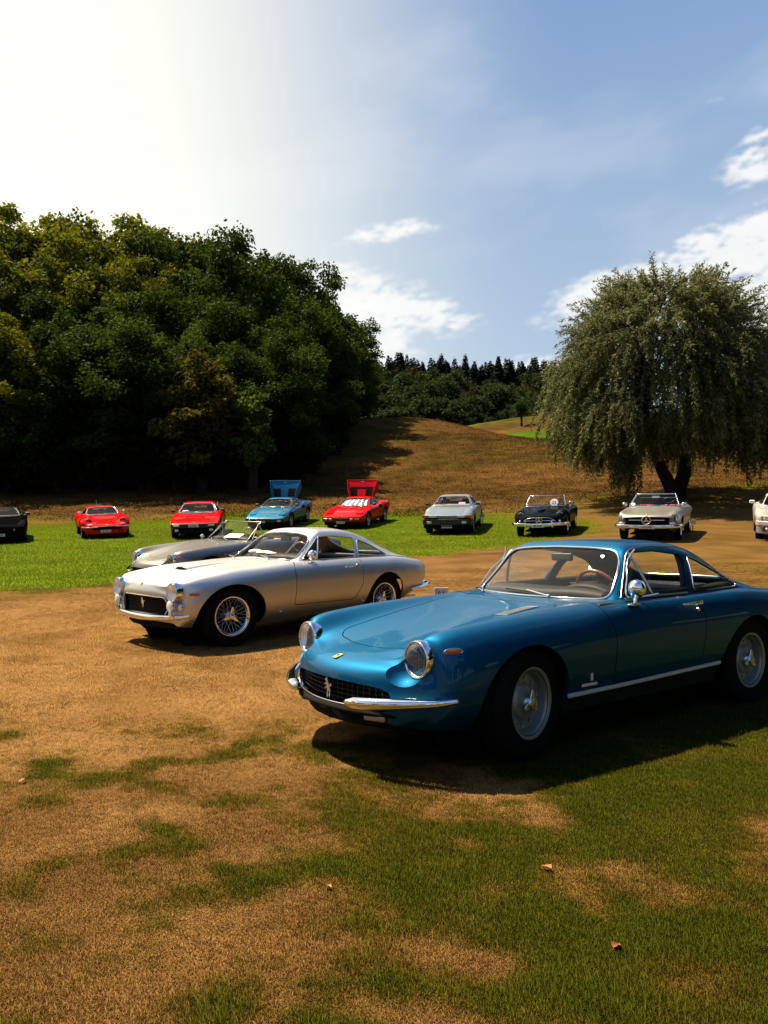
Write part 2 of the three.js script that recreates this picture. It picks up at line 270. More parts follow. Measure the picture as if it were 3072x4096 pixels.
const oaks = [1, 2, 3].map((s) => broadleaf(s * 13, 1, 0.32, 0.12, 24000, 0.019, DARK1, DARK2, 24));
const sunTinted = [4, 5].map((s) => broadleaf(s * 13, 1, 0.31, 0.1, 24000, 0.018, YEL1, YEL2, 24));
const rusty = broadleaf(91, 1, 0.36, 0.14, 9000, 0.034, [0.05, 0.052, 0.006], [0.13, 0.115, 0.01], 14);
const lanky = broadleaf(105, 1, 0.24, 0.2, 5000, 0.034, [0.04, 0.075, 0.006], [0.1, 0.15, 0.012], 12);
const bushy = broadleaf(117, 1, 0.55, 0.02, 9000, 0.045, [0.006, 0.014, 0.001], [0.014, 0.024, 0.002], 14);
// the wood on the left: [screen x, screen y of the top, distance, kind, widen] -> place on the land
const F = 1665;
const WOOD_GROUP = 'dark broadleaf trees of the wood on the left';
const spot = (xs, d) => [(xs - 829) / F * d, -d];
function inWood(list, name, label, group) {
  for (const [xs, ys, d, kind, widen, k] of list) { const [x, z] = spot(xs, d), H = 1.42 + (1110 - ys) / F * d - ground(x, z); plant(kind, name, label, group, x, z, H, xs * 1.7 + ys, widen ?? 1); }
}
inWood([[-230, 430, 60, oaks[0], 1.1], [-130, 415, 62, oaks[1], 1.1], [235, 470, 66, oaks[0], 1.05], [400, 485, 62, oaks[2], 1], [492, 486, 58, oaks[0], 0.9], [570, 533, 60, oaks[1], 0.95], [632, 545, 66, oaks[2], 1], [706, 622, 70, oaks[0], 1.1], 
  [655, 655, 58, oaks[1], 1.1], [590, 655, 52, oaks[2], 1], [500, 640, 51, oaks[1], 1], [330, 600, 52, oaks[2], 1.05], [215, 610, 52, oaks[0], 1.1], [720, 735, 66, oaks[2], 1.2], [-90, 600, 52, oaks[1], 1.1], [-260, 560, 52, oaks[2], 1.2], [120, 560, 55, oaks[1], 1.1], [430, 580, 56, oaks[0], 1], [140, 690, 45, oaks[2], 1.2], [235, 670, 44.5, oaks[0], 1.25], [325, 690, 44.5, oaks[1], 1.2], [520, 720, 46, oaks[2], 1.1], [610, 700, 47, oaks[0], 1.15], [730, 700, 78, oaks[0], 1.2], [748, 725, 84, oaks[1], 1.2], [690, 650, 74, oaks[2], 1.2]],
  'broadleaf_tree', 'tall dark green broadleaf tree in the wood behind the red and black cars', WOOD_GROUP);
inWood([[768, 745, 80, oaks[2], 1.25]], 'broadleaf_tree', 'lowest dark tree at the right end of the wood, where the brown mound begins', null);
inWood([[742, 672, 74, oaks[1], 1.15]], 'broadleaf_tree', 'second dark tree from the right end of the wood, above the shaded mound', null);
inWood([[-15, 418, 60, sunTinted[0], 1.1], [75, 432, 58, sunTinted[1], 1], [165, 432, 60, sunTinted[0], 1], [285, 462, 61, sunTinted[1], 1], [335, 452, 66, sunTinted[0], 0.9], [40, 520, 54, sunTinted[0], 1.1], [130, 500, 55, sunTinted[1], 1], [240, 530, 54, sunTinted[0], 0.9], [345, 545, 56, sunTinted[1], 0.9]], 'sunlit_tree', 'tall yellow-green tree with a sunlit top at the left of the wood', 'sunlit yellow-green trees at the top left of the wood');
inWood([[5, 672, 44, sunTinted[1], 1.25]], 'edge_tree', 'low yellow-green tree at the left edge of the picture, in front of the dark wood', null);
inWood([[435, 755, 43, rusty, 1.05]], 'rusty_tree', 'small tree with a brownish top and yellow-green sides in the middle of the dark wood', null);
inWood([[547, 822, 42.6, lanky, 1]], 'young_tree', 'slim light green young tree in front of the wood, right of the rusty-topped tree', null);
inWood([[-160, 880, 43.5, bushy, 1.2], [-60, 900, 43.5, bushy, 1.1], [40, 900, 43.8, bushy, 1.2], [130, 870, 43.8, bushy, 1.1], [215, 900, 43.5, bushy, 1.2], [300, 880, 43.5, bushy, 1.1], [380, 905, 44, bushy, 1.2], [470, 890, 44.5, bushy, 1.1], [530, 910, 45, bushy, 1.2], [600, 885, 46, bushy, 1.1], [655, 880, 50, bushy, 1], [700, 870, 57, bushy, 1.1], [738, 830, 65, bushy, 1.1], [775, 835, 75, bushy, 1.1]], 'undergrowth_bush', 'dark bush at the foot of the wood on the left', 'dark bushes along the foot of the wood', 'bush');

// willow: forked trunk, arching boughs, feathery drooping sprays of narrow grey-green leaves
function willow(seed) {
  const r = rng(seed), L = new Leaves(), wood = [];
  wood.push(limb([[0.25, -0.4, 0], [0.2, 0.5, 0.05], [0.42, 1.3, 0], [0.5, 2.6, -0.1], [0.9, 4.6, -0.3], [1.3, 7.2, -0.4]], 0.36, 0.06, 10));
  wood.push(limb([[0.05, -0.3, 0.05], [-0.15, 0.5, 0.1], [-0.75, 1.5, 0.25], [-1.2, 2.8, 0.3], [-1.7, 5.0, 0.2], [-1.8, 7.6, 0]], 0.33, 0.05, 10));
  const spray = (x, y, z, ox, oy, oz, len, droop, bright) => {
    let px = x, py = y, pz = z, vx = ox, vy = oy, vz = oz; const step = 0.065, m = len / step;
    for (let s = 0; s < m; s++) {
      vy -= droop; let l = Math.hypot(vx, vy, vz); px += vx / l * step; py += vy / l * step; pz += vz / l * step; vx = vx * 0.975 + (r() - 0.5) * 0.12; vz = vz * 0.975 + (r() - 0.5) * 0.12;
      for (let q = 0; q < 3; q++) {
        const wob = 0.1, lx = px + (r() - 0.5) * wob, ly = py + (r() - 0.5) * wob, lz = pz + (r() - 0.5) * wob;
        let ax = vx / l * 0.6 + (r() - 0.5) * 1.5, ay = vy / l * 0.5 - 0.15 + (r() - 0.5) * 1.1, az = vz / l * 0.6 + (r() - 0.5) * 1.5, ll = Math.hypot(ax, ay, az); ax /= ll; ay /= ll; az /= ll;
        let nx = r() - 0.5, ny = r() * 0.8, nz = r() - 0.5; const d = ax * nx + ay * ny + az * nz; nx -= d * ax; ny -= d * ay; nz -= d * az; ll = Math.hypot(nx, ny, nz) || 1;
        const v = (0.6 + 0.8 * r() * r()) * bright, sil = r();
        L.leaf(lx, ly, lz, ax, ay, az, nx / ll, ny / ll, nz / ll, 0.12 + 0.12 * r(), 0.026, mix3([0.085, 0.11, 0.024], [0.29, 0.31, 0.15], sil).map((c) => c * v));
      }
    }
  };
  // masses of foliage over an uneven dome: [x, y, z, radius]
  const C = [-0.45, 0, 0], masses = [];
  for (let k = 0; k < 140; k++) {
    const t = (k + 0.5) / 140, a = k * 2.399 + r() * 0.5, y = lerp(2.9, 9.1, Math.pow(t, 0.85)), prof = Math.sqrt(Math.max(0.02, 1 - Math.pow((y - 4.2) / (y > 4.2 ? 5.4 : 5.0), 2))), rad = 4.0 * prof * (0.66 + 0.42 * r());
    masses.push([C[0] + Math.cos(a) * rad, y, Math.sin(a) * rad * 0.9, 0.75 + 0.45 * r()]);
  }
  masses.push([1.6, 8.6, -0.4, 1.1], [2.4, 8.0, 0, 1.1], [-1.9, 9.2, 0, 0.9], [-0.6, 8.8, 0.4, 1.1], [3.0, 6.6, 0.6, 1.2], [1.7, 6.2, 2.2, 1.2], [0.2, 5.0, 3.2, 1.1], [1.4, 4.4, 3.1, 1.2], [2.4, 3.6, 2.6, 1.1], [0.6, 3.4, 2.9, 0.9], [3.4, 4.4, 1.6, 1.2]);
  for (const [x, y, z, R] of masses) {
    const left = x < -0.4, o = left ? [-1.2, Math.min(y, 2.8 + 0.35 * y), 0.25] : [0.6, Math.min(y, 2.8 + 0.35 * y), -0.1];
    wood.push(limb([o, [lerp(o[0], x, 0.5), lerp(o[1], y, 0.72), lerp(o[2], z, 0.5)], [x, y, z]], 0.06, 0.012, 5));
    const tone = 0.7 + 0.55 * r();
    for (let k = 0; k < 28; k++) {
      const u = r() * 2 - 1, a = r() * 6.283, s = Math.sqrt(1 - u * u), q = R * Math.pow(r(), 0.45), sx = x + s * Math.cos(a) * q, sy = y + u * q * 0.8, sz = z + s * Math.sin(a) * q, dx = sx - C[0], dz = sz, d = Math.hypot(dx, dz) || 1, up = smooth(4, 9, sy);
      spray(sx, sy, sz, dx / d * 0.8 + s * Math.cos(a) * 0.4, lerp(0.1, 0.9, up) + u * 0.3, dz / d * 0.8 + s * Math.sin(a) * 0.4, lerp(1.5, 0.75, up) * (0.6 + 0.7 * r()), lerp(0.16, 0.055, up), tone);
    }
  }
  // hanging curtains: [x, z, width, top, length, strands]
  for (const [cx, cz, w, y0, len, n] of [[-2.9, 1.6, 0.5, 3.2, 2.5, 44], [-2.6, 1.8, 0.5, 3.2, 2.9, 40], [-3.6, 0.9, 0.5, 3.3, 1.9, 40], [-3.9, 0.2, 0.4, 3.4, 1.6, 36], [-1.6, 2.2, 0.5, 3.2, 1.5, 20], [0.4, 3.0, 0.9, 3.4, 1.9, 40], [1.4, 3.0, 0.9, 3.2, 1.7, 40], [2.6, 2.4, 0.9, 3.4, 1.6, 40], [3.6, 1.5, 0.8, 3.4, 1.7, 36], [4.2, 0.2, 0.8, 3.4, 1.5, 30], [-4.4, -1.8, 1.0, 3.4, 1.5, 30], [0.4, -3.8, 1.6, 3.4, 1.4, 40]])
    for (let k = 0; k < n; k++) spray(cx + (r() + r() - 1) * w, y0 + (r() - 0.5) * 0.9, cz + (r() + r() - 1) * w, (r() - 0.5) * 0.6, 0.1, (r() - 0.5) * 0.6, len * (0.5 + 0.55 * r()), 0.3, 0.75 + 0.3 * r());
  return { crown: L.geo(), trunk: merge(wood) };
}
const WILLOW = willow(8);
function plantWillow(label, x, z, s, yaw) { const t = thing('willow_tree', label, 'tree'); part(t, 'trunk', WILLOW.trunk, barkMat); part(t, 'crown', WILLOW.crown, LEAF); t.position.set(x, ground(x, z), z); t.rotation.y = yaw; t.scale.setScalar(s); return t; }
plantWillow('big grey-green willow with a forked dark trunk behind the silver open car', 12.45, -33, 0.96, 0);
plantWillow('second grey-green willow cut off by the right edge of the picture', 24.6, -43, 0.9, 2.1);
// small tree on the green ridge
{ const k = broadleaf(205, 1, 0.33, 0.36, 2600, 0.05, [0.02, 0.042, 0.006], [0.05, 0.085, 0.012], 11); plant(k, 'ridge_tree', 'small round tree with a thin bare trunk alone on the far green ridge', null, 24.2, -136, 5.1, 1, 1, 0.05); }
// wooded hill far off, leaf colours lightened to suggest slight haze
{
  const r = rng(31), round = [1, 2].map((s) => broadleaf(s * 57, 1, 0.42, 0.04, 2600, 0.06, [0.016, 0.029, 0.007], [0.037, 0.056, 0.013], 12)), tawny = broadleaf(61, 1, 0.42, 0.04, 2600, 0.06, [0.028, 0.029, 0.008], [0.05, 0.046, 0.014], 12);
  const fir = (seed) => { const q = rng(seed), L = new Leaves(); for (let k = 0; k < 1500; k++) { const t = Math.pow(q(), 0.7), y = 0.08 + 0.92 * (1 - t), a = q() * 6.283, R = (1 - y) * 0.2 * (0.55 + 0.45 * Math.abs(Math.sin(y * 40))) + 0.004, d = R * (0.35 + 0.65 * q()), v = 0.7 + 0.6 * q(); L.leaf(Math.cos(a) * d, y, Math.sin(a) * d, Math.cos(a) * 0.85, -0.5, Math.sin(a) * 0.85, Math.cos(a) * 0.5, 0.86, Math.sin(a) * 0.5, 0.05 * (0.4 + 1.2 * (1 - y)), 0.016, [0.011 * v, 0.02 * v, 0.013 * v]); } return { crown: L.geo(), trunk: limb([[0, -0.02, 0], [0, 0.5, 0], [0, 0.98, 0]], 0.013, 0.002, 5) }; };
  const firs = [3, 4, 5].map(fir);
  for (let k = 0; k < 110; k++) { const d = 258 + 140 * Math.pow(k / 110, 0.9) + r() * 14, xs = 700 + r() * 540, [x, z] = spot(xs, d); plant(r() < 0.2 ? tawny : round[k % 2], 'far_broadleaf', 'rounded broadleaf tree on the wooded hill far off', 'broadleaf trees of the far wooded hill', x, z, 12 + 9 * r(), r() * 6, 1.05 + 0.3 * r()); }
  for (let k = 0; k < 290; k++) { const d = 392 + 85 * (k / 290) + r() * 14, xs = 690 + r() * 570, [x, z] = spot(xs, d); plant(firs[k % 3], 'far_fir', 'dark fir on the ridge of the wooded hill far off', 'firs along the ridge of the far hill', x, z, 19 + 9 * Math.pow(r(), 1.5), r() * 6, 1.25 + 0.5 * r()); }
}
// trees round the far side of the meadow, behind the camera: they stand in the reflections of the paintwork
{ const r = rng(66); for (let k = 0; k < 18; k++) { const a = lerp(-0.5, Math.PI + 0.5, k / 17), R = 34 + 8 * r(), x = Math.cos(a) * R * 1.25, z = Math.sin(a) * R * 0.9 + 4; if (z < -8) continue; plant(oaks[k % 3], 'meadow_tree', 'unseen broadleaf tree added right of the viewer to darken the blue coupe side', 'trees behind the viewer, mirrored in the paintwork', x, z, 11 + 5 * r(), r() * 6, 1.35); } }
{ const r = rng(67); for (const [x, z] of [[18.5, -13], [19, -9], [18, -5], [20, -1], [21, 3], [21, 8], [23, -17], [26, 12], [27, -4], [25, -11]]) plant(oaks[Math.floor(r() * 3)], 'meadow_tree', 'unseen broadleaf tree added right of the viewer to darken the blue coupe side', 'trees behind the viewer, mirrored in the paintwork', x, z, 15 + 4 * r(), r() * 6, 1.25); }  // unseen trees at right, added tall and near to darken the blue side's reflections

// ---------------------------------------------------------------- coachwork tools
// skins are meshes { v: [x,y,z,nx,ny,nz]*, i: [] } that can be cut along curves, given thickness and trimmed
function pchip(xs, ys) {
  const n = xs.length, h = [], d = [], m = [];
  for (let i = 0; i < n - 1; i++) { h.push(xs[i + 1] - xs[i]); d.push((ys[i + 1] - ys[i]) / h[i]); }
  m.push(d[0]); for (let i = 1; i < n - 1; i++) m.push(d[i - 1] * d[i] <= 0 ? 0 : (3 * (h[i - 1] + h[i])) / ((2 * h[i] + h[i - 1]) / d[i - 1] + (h[i] + 2 * h[i - 1]) / d[i])); m.push(d[n - 2]);
  return (x) => { let i = 0; while (i < n - 2 && x > xs[i + 1]) i++; const t = clamp((x - xs[i]) / h[i]), t2 = t * t, t3 = t2 * t; return ys[i] * (2 * t3 - 3 * t2 + 1) + ys[i + 1] * (3 * t2 - 2 * t3) + h[i] * (m[i] * (t3 - 2 * t2 + t) + m[i + 1] * (t3 - t2)); };
}
// rows front to rear: [x, bow, z0, y0, z1, y1, ... centre]; bow sweeps a row back towards its sides
function skin(rows, nu, seg, passes = 6, capRear = true) {
  const K = (rows[0].length - 2) / 2, cp = rows.map((r) => { const a = []; for (let j = 0; j < K; j++) { const z = r[2 + 2 * j]; a.push([r[0] - r[1] * (z / 0.6) ** 2, r[3 + 2 * j], z]); } return a; });
  const s = [0]; for (let i = 1; i < cp.length; i++) { let t = 0; for (let j = 0; j < K; j++) t += Math.hypot(...cp[i][j].map((v, c) => v - cp[i - 1][j][c])); s.push(s[i - 1] + t / K + 0.002); }
  const f = []; for (let j = 0; j < K; j++) f.push([0, 1, 2].map((c) => pchip(s, cp.map((r) => r[j][c]))));
  let G = []; const S = s[s.length - 1];
  for (let k = 0; k < nu; k++) { const t = k / (nu - 1), u = S * (t - 0.4 * Math.sin(2 * Math.PI * t) / (2 * Math.PI)); G.push(f.map((q) => q.map((g) => g(u)))); }
  for (let p = 0; p < passes; p++) G = G.map((r, i) => (i < 1 || i > nu - 2 ? r : r.map((q, j) => q.map((v, c) => 0.25 * G[i - 1][j][c] + 0.5 * v + 0.25 * G[i + 1][j][c]))));
  const M = (K - 1) * seg, full = [];
  for (const q of G) {
    const e = [q[0].map((v, c) => 2 * v - q[1][c]), ...q, [q[K - 2][0], q[K - 2][1], -q[K - 2][2]]], out = [];
    for (let j = 0; j < K - 1; j++) {
      const P = [e[j], e[j + 1], e[j + 2], e[j + 3]], d = (a, b) => Math.max(1e-4, Math.sqrt(Math.hypot(a[0] - b[0], a[1] - b[1], a[2] - b[2]))), t0 = 0, t1 = d(P[0], P[1]), t2 = t1 + d(P[1], P[2]), t3 = t2 + d(P[2], P[3]);
      for (let k = 0; k < seg; k++) {
        const t = lerp(t1, t2, k / seg), o = [];
        for (let c = 0; c < 3; c++) { const A1 = ((t1 - t) * P[0][c] + (t - t0) * P[1][c]) / (t1 - t0), A2 = ((t2 - t) * P[1][c] + (t - t1) * P[2][c]) / (t2 - t1), A3 = ((t3 - t) * P[2][c] + (t - t2) * P[3][c]) / (t3 - t2), B1 = ((t2 - t) * A1 + (t - t0) * A2) / (t2 - t0), B2 = ((t3 - t) * A2 + (t - t1) * A3) / (t3 - t1); o.push(((t2 - t) * B1 + (t - t1) * B2) / (t2 - t1)); }
        out.push(o);
      }
    }
    out.push([q[K - 1][0], q[K - 1][1], 0]);
    const row = out.map((o) => [o[0], o[1], -o[2]]); for (let k = M - 1; k >= 0; k--) row.push(out[k]); full.push(row);
  }
  const NC = 2 * M + 1, v = [], I = [];
  for (let i = 0; i < nu; i++) for (let j = 0; j < NC; j++) {
    const a = full[Math.max(0, i - 1)][j], b = full[Math.min(nu - 1, i + 1)][j], c = full[i][Math.max(0, j - 1)], d = full[i][Math.min(NC - 1, j + 1)];
    const r = [b[0] - a[0], b[1] - a[1], b[2] - a[2]], w = [d[0] - c[0], d[1] - c[1], d[2] - c[2]];
    let n = [r[1] * w[2] - r[2] * w[1], r[2] * w[0] - r[0] * w[2], r[0] * w[1] - r[1] * w[0]]; const l = Math.hypot(...n) || 1;
    v.push(...full[i][j], n[0] / l, n[1] / l, n[2] / l);
    if (i && j) { const k = i * NC + j; I.push(k - NC - 1, k - 1, k - NC, k - NC, k - 1, k); }
  }
  if (capRear) { const base = (nu - 1) * NC, mid = v.length / 6, c = [0, 0, 0]; for (let j = 0; j < NC; j++) for (let q = 0; q < 3; q++) c[q] += v[(base + j) * 6 + q] / NC; v.push(c[0], c[1], 0, -1, 0, 0); for (let j = 0; j < NC; j++) I.push(base + j, mid, base + (j + 1) % NC); }
  return { v, i: I };
}
// cut along f = 0: [where f <= 0, where f > 0]
function cut(m, f) {
  const n = m.v.length / 6, val = new Float64Array(n); for (let k = 0; k < n; k++) { val[k] = f(m.v[k * 6], m.v[k * 6 + 1], m.v[k * 6 + 2], m.v[k * 6 + 3], m.v[k * 6 + 4], m.v[k * 6 + 5]); if (Math.abs(val[k]) < 1e-7) val[k] = -1e-7; }
  const out = [0, 1].map(() => ({ v: [], i: [], map: new Map() }));
  const get = (s, a) => { const o = out[s]; let k = o.map.get(a); if (k === undefined) { k = o.v.length / 6; for (let q = 0; q < 6; q++) o.v.push(m.v[a * 6 + q]); o.map.set(a, k); } return k; };
  const mid = (s, a, b) => { if (a > b) [a, b] = [b, a]; const o = out[s], key = a * 4294967 + b + 0.5; let k = o.map.get(key); if (k === undefined) { const t = val[a] / (val[a] - val[b]); k = o.v.length / 6; const w = []; for (let q = 0; q < 6; q++) w.push(lerp(m.v[a * 6 + q], m.v[b * 6 + q], t)); const l = Math.hypot(w[3], w[4], w[5]) || 1; o.v.push(w[0], w[1], w[2], w[3] / l, w[4] / l, w[5] / l); o.map.set(key, k); } return k; };
  for (let t = 0; t < m.i.length; t += 3) {
    const T = [m.i[t], m.i[t + 1], m.i[t + 2]], S = T.map((k) => (val[k] > 0 ? 1 : 0)), c = S[0] + S[1] + S[2];
    if (c === 0 || c === 3) { const s = c ? 1 : 0; out[s].i.push(get(s, T[0]), get(s, T[1]), get(s, T[2])); continue; }
    const odd = c === 1 ? S.indexOf(1) : S.indexOf(0), a = T[odd], b = T[(odd + 1) % 3], d = T[(odd + 2) % 3], so = c === 1 ? 1 : 0, s2 = 1 - so;
    out[so].i.push(get(so, a), mid(so, a, b), mid(so, a, d));
    const ab = mid(s2, a, b), ad = mid(s2, a, d), B = get(s2, b), D = get(s2, d); out[s2].i.push(ab, B, D, ab, D, ad);
  }
  return out.map((o) => ({ v: o.v, i: o.i }));
}
const keep = (m, f) => cut(m, f)[0], drop = (m, f) => cut(m, f)[1];
const shift = (m, d) => ({ v: m.v.map((x, k) => (k % 6 < 3 ? x + d * m.v[k + 3] : x)), i: m.i });
const joined = (a, b) => ({ v: [...a.v, ...b.v], i: [...a.i, ...b.i.map((k) => k + a.v.length / 6)] });
function geo(m, flip) {
  const n = m.v.length / 6, p = new Float32Array(n * 3), q = new Float32Array(n * 3), s = flip ? -1 : 1; for (let k = 0; k < n; k++) for (let c = 0; c < 3; c++) { p[k * 3 + c] = m.v[k * 6 + c]; q[k * 3 + c] = s * m.v[k * 6 + 3 + c]; }
  const g = new THREE.BufferGeometry(); g.setAttribute('position', new THREE.BufferAttribute(p, 3)); g.setAttribute('normal', new THREE.BufferAttribute(q, 3));
  const I = m.i.slice(); if (flip) for (let t = 0; t < I.length; t += 3) [I[t + 1], I[t + 2]] = [I[t + 2], I[t + 1]]; g.setIndex(I); return g;
}
function rim(m) { const e = new Map(); for (let t = 0; t < m.i.length; t += 3) for (let k = 0; k < 3; k++) { const a = m.i[t + k], b = m.i[t + (k + 1) % 3], r = b * 4294967 + a; if (e.has(r)) e.delete(r); else e.set(a * 4294967 + b, [a, b]); } return [...e.values()]; }
function lip(m, depth) {        // edges of a panel turned inwards
  const p = [], n = [], I = [];
  for (const [a, b] of rim(m)) {
    const A = m.v.slice(a * 6, a * 6 + 6), B = m.v.slice(b * 6, b * 6 + 6), o = p.length / 3, ex = B[0] - A[0], ey = B[1] - A[1], ez = B[2] - A[2];
    let nx = ey * A[5] - ez * A[4], ny = ez * A[3] - ex * A[5], nz = ex * A[4] - ey * A[3]; const l = Math.hypot(nx, ny, nz); if (l < 1e-9) continue; nx /= l; ny /= l; nz /= l;
    p.push(A[0], A[1], A[2], B[0], B[1], B[2], B[0] - depth * B[3], B[1] - depth * B[4], B[2] - depth * B[5], A[0] - depth * A[3], A[1] - depth * A[4], A[2] - depth * A[5]);
    for (let k = 0; k < 4; k++) n.push(nx, ny, nz); I.push(o, o + 2, o + 1, o, o + 3, o + 2);
  }
  const g = new THREE.BufferGeometry(); g.setAttribute('position', new THREE.Float32BufferAttribute(p, 3)); g.setAttribute('normal', new THREE.Float32BufferAttribute(n, 3)); g.setIndex(I); return g;
}
const panel = (m, depth = 0.014) => merge([geo(m), lip(m, depth)]);
function loops(m) {
  const next = new Map(); for (const [a, b] of rim(m)) next.set(a, b); const out = [];
  while (next.size) { let [a] = next.keys(); const l = []; while (next.has(a)) { l.push(m.v.slice(a * 6, a * 6 + 6)); const b = next.get(a); next.delete(a); a = b; } if (l.length > 8) out.push(l); }
  return out;
}
function trim(m, r, lift = 0, step = 0.02, sides = 8) {     // bead along the edge of an opening
  const gs = [];
  for (const l of loops(m)) {
    let P = l.map((q) => new THREE.Vector3(q[0] + lift * q[3], q[1] + lift * q[4], q[2] + lift * q[5])); const c = new THREE.CatmullRomCurve3(P, true, 'chordal'), len = c.getLength(), n = Math.max(16, Math.round(len / step));
    let S = []; const acc = [0]; for (let k = 0; k < P.length; k++) acc.push(acc[k] + P[k].distanceTo(P[(k + 1) % P.length])); let q = 0;
    for (let k = 0; k < n; k++) { const t = (k / n) * acc[P.length]; while (acc[q + 1] < t) q++; S.push(P[q].clone().lerp(P[(q + 1) % P.length], (t - acc[q]) / (acc[q + 1] - acc[q] || 1))); }
    for (let p = 0; p < 2; p++) S = S.map((v, k) => v.clone().multiplyScalar(0.5).addScaledVector(S[(k + n - 1) % n], 0.25).addScaledVector(S[(k + 1) % n], 0.25));
    gs.push(new THREE.TubeGeometry(new THREE.CatmullRomCurve3(S, true), n, r, sides, true));
  }
  return gs.length ? merge(gs) : new THREE.BufferGeometry();
}
// polygon with rounded corners and its signed distance (negative inside)
function poly(pts, r = 0.04) {
  const n = pts.length, q = [];
  for (let k = 0; k < n; k++) {
    const p = pts[k], rr = p[2] ?? r, a = pts[(k + n - 1) % n], b = pts[(k + 1) % n], la = Math.hypot(a[0] - p[0], a[1] - p[1]), lb = Math.hypot(b[0] - p[0], b[1] - p[1]), d = Math.min(rr, la * 0.48, lb * 0.48);
    if (d < 1e-4) { q.push([p[0], p[1]]); continue; }
    const A = [p[0] + (a[0] - p[0]) / la * d, p[1] + (a[1] - p[1]) / la * d], B = [p[0] + (b[0] - p[0]) / lb * d, p[1] + (b[1] - p[1]) / lb * d];
    for (let t = 0; t <= 6; t++) { const u = t / 6; q.push([(1 - u) ** 2 * A[0] + 2 * u * (1 - u) * p[0] + u * u * B[0], (1 - u) ** 2 * A[1] + 2 * u * (1 - u) * p[1] + u * u * B[1]]); }
  }
  const N = q.length; let x0 = 1e9, x1 = -1e9, y0 = 1e9, y1 = -1e9; for (const p of q) { x0 = Math.min(x0, p[0]); x1 = Math.max(x1, p[0]); y0 = Math.min(y0, p[1]); y1 = Math.max(y1, p[1]); }
  const f = (x, y) => {
    const ox = Math.max(x0 - x, x - x1, 0), oy = Math.max(y0 - y, y - y1, 0); if (ox + oy > 0.25) return Math.hypot(ox, oy);
    let d = 1e9, s = 1;
    for (let i = 0, j = N - 1; i < N; j = i++) { const ax = q[i][0], ay = q[i][1], ex = q[j][0] - ax, ey = q[j][1] - ay, wx = x - ax, wy = y - ay, t = clamp((wx * ex + wy * ey) / (ex * ex + ey * ey || 1)), bx = wx - ex * t, by = wy - ey * t; d = Math.min(d, bx * bx + by * by); const c1 = y >= ay, c2 = y < q[j][1], c3 = ex * wy > ey * wx; if ((c1 && c2 && c3) || (!c1 && !c2 && !c3)) s = -s; }
    return s * Math.sqrt(d);
  };
  f.pts = q; return f;
}
const mirrorZ = (pts) => [...pts, ...pts.slice().reverse().filter((p) => Math.abs(p[0]) > 1e-6).map((p) => [-p[0], ...p.slice(1)])];   // half outline (z, other) -> whole

// ---- small shapes
const V = (a) => new THREE.Vector3(...a);
function sweep(pts, w, h, n = 40, power = 2.4, up = [0, 1, 0], flat = 0) {   // bar of superelliptic section along a curve; w, h numbers or functions of t
  const c = new THREE.CatmullRomCurve3(pts.map(V)), K = 16, p = [], I = [], U = V(up), T = new THREE.Vector3(), S = new THREE.Vector3(), Q = new THREE.Vector3(), R = new THREE.Vector3();
  for (let i = 0; i <= n; i++) {
    const t = i / n; c.getPointAt(t, Q); c.getTangentAt(t, T); S.crossVectors(T, U).normalize(); R.crossVectors(S, T).normalize();
    const W = typeof w === 'function' ? w(t) : w, H = typeof h === 'function' ? h(t) : h;
    for (let k = 0; k < K; k++) { const a = k / K * 2 * Math.PI, ca = Math.cos(a), sa = Math.sin(a), x = Math.sign(ca) * Math.pow(Math.abs(ca), 2 / power) * W, y = Math.sign(sa) * Math.pow(Math.abs(sa), 2 / power) * H; p.push(Q.x + S.x * x + R.x * y, Q.y + S.y * x + R.y * y, Q.z + S.z * x + R.z * y); if (i) { const o = (i - 1) * K, k2 = (k + 1) % K; I.push(o + k, o + k2, o + K + k, o + k2, o + K + k2, o + K + k); } }
  }
  for (const e of [0, n]) { const o = p.length / 3; c.getPointAt(e / n, Q); p.push(Q.x, Q.y, Q.z); for (let k = 0; k < K; k++) { const a = e * K + k, b = e * K + (k + 1) % K; e ? I.push(a, b, o) : I.push(b, a, o); } }
  const g = new THREE.BufferGeometry(); g.setAttribute('position', new THREE.Float32BufferAttribute(p, 3)); g.setIndex(I); g.computeVertexNormals(); return g;
}
const rod = (pts, r, n = 16, s = 8) => new THREE.TubeGeometry(new THREE.CatmullRomCurve3(pts.map(V), false, 'chordal'), n, r, s);
const bar = (a, b, r, s = 8) => { const A = V(a), B = V(b), g = new THREE.CylinderGeometry(r, r, A.distanceTo(B), s); g.applyQuaternion(new THREE.Quaternion().setFromUnitVectors(new THREE.Vector3(0, 1, 0), B.clone().sub(A).normalize())); return g.translate(...A.lerp(B, 0.5).toArray()); };
const box = (w, h, d, x, y, z, r = 0.008, ry = 0, rz = 0) => { const g = new RoundedBoxGeometry(w, h, d, 2, Math.min(r, w * 0.49, h * 0.49, d * 0.49)); if (rz) g.rotateZ(rz); if (ry) g.rotateY(ry); return g.translate(x, y, z); };
const ball = (r, x, y, z, sx = 1, sy = 1, sz = 1) => new THREE.SphereGeometry(r, 20, 14).scale(sx, sy, sz).translate(x, y, z);
const turned = (pts, seg = 40) => new THREE.LatheGeometry(pts.map((p) => new THREE.Vector2(p[0], p[1])), seg);    // about y
const aimX = (g) => g.rotateZ(-Math.PI / 2);      // lathe axis y -> x
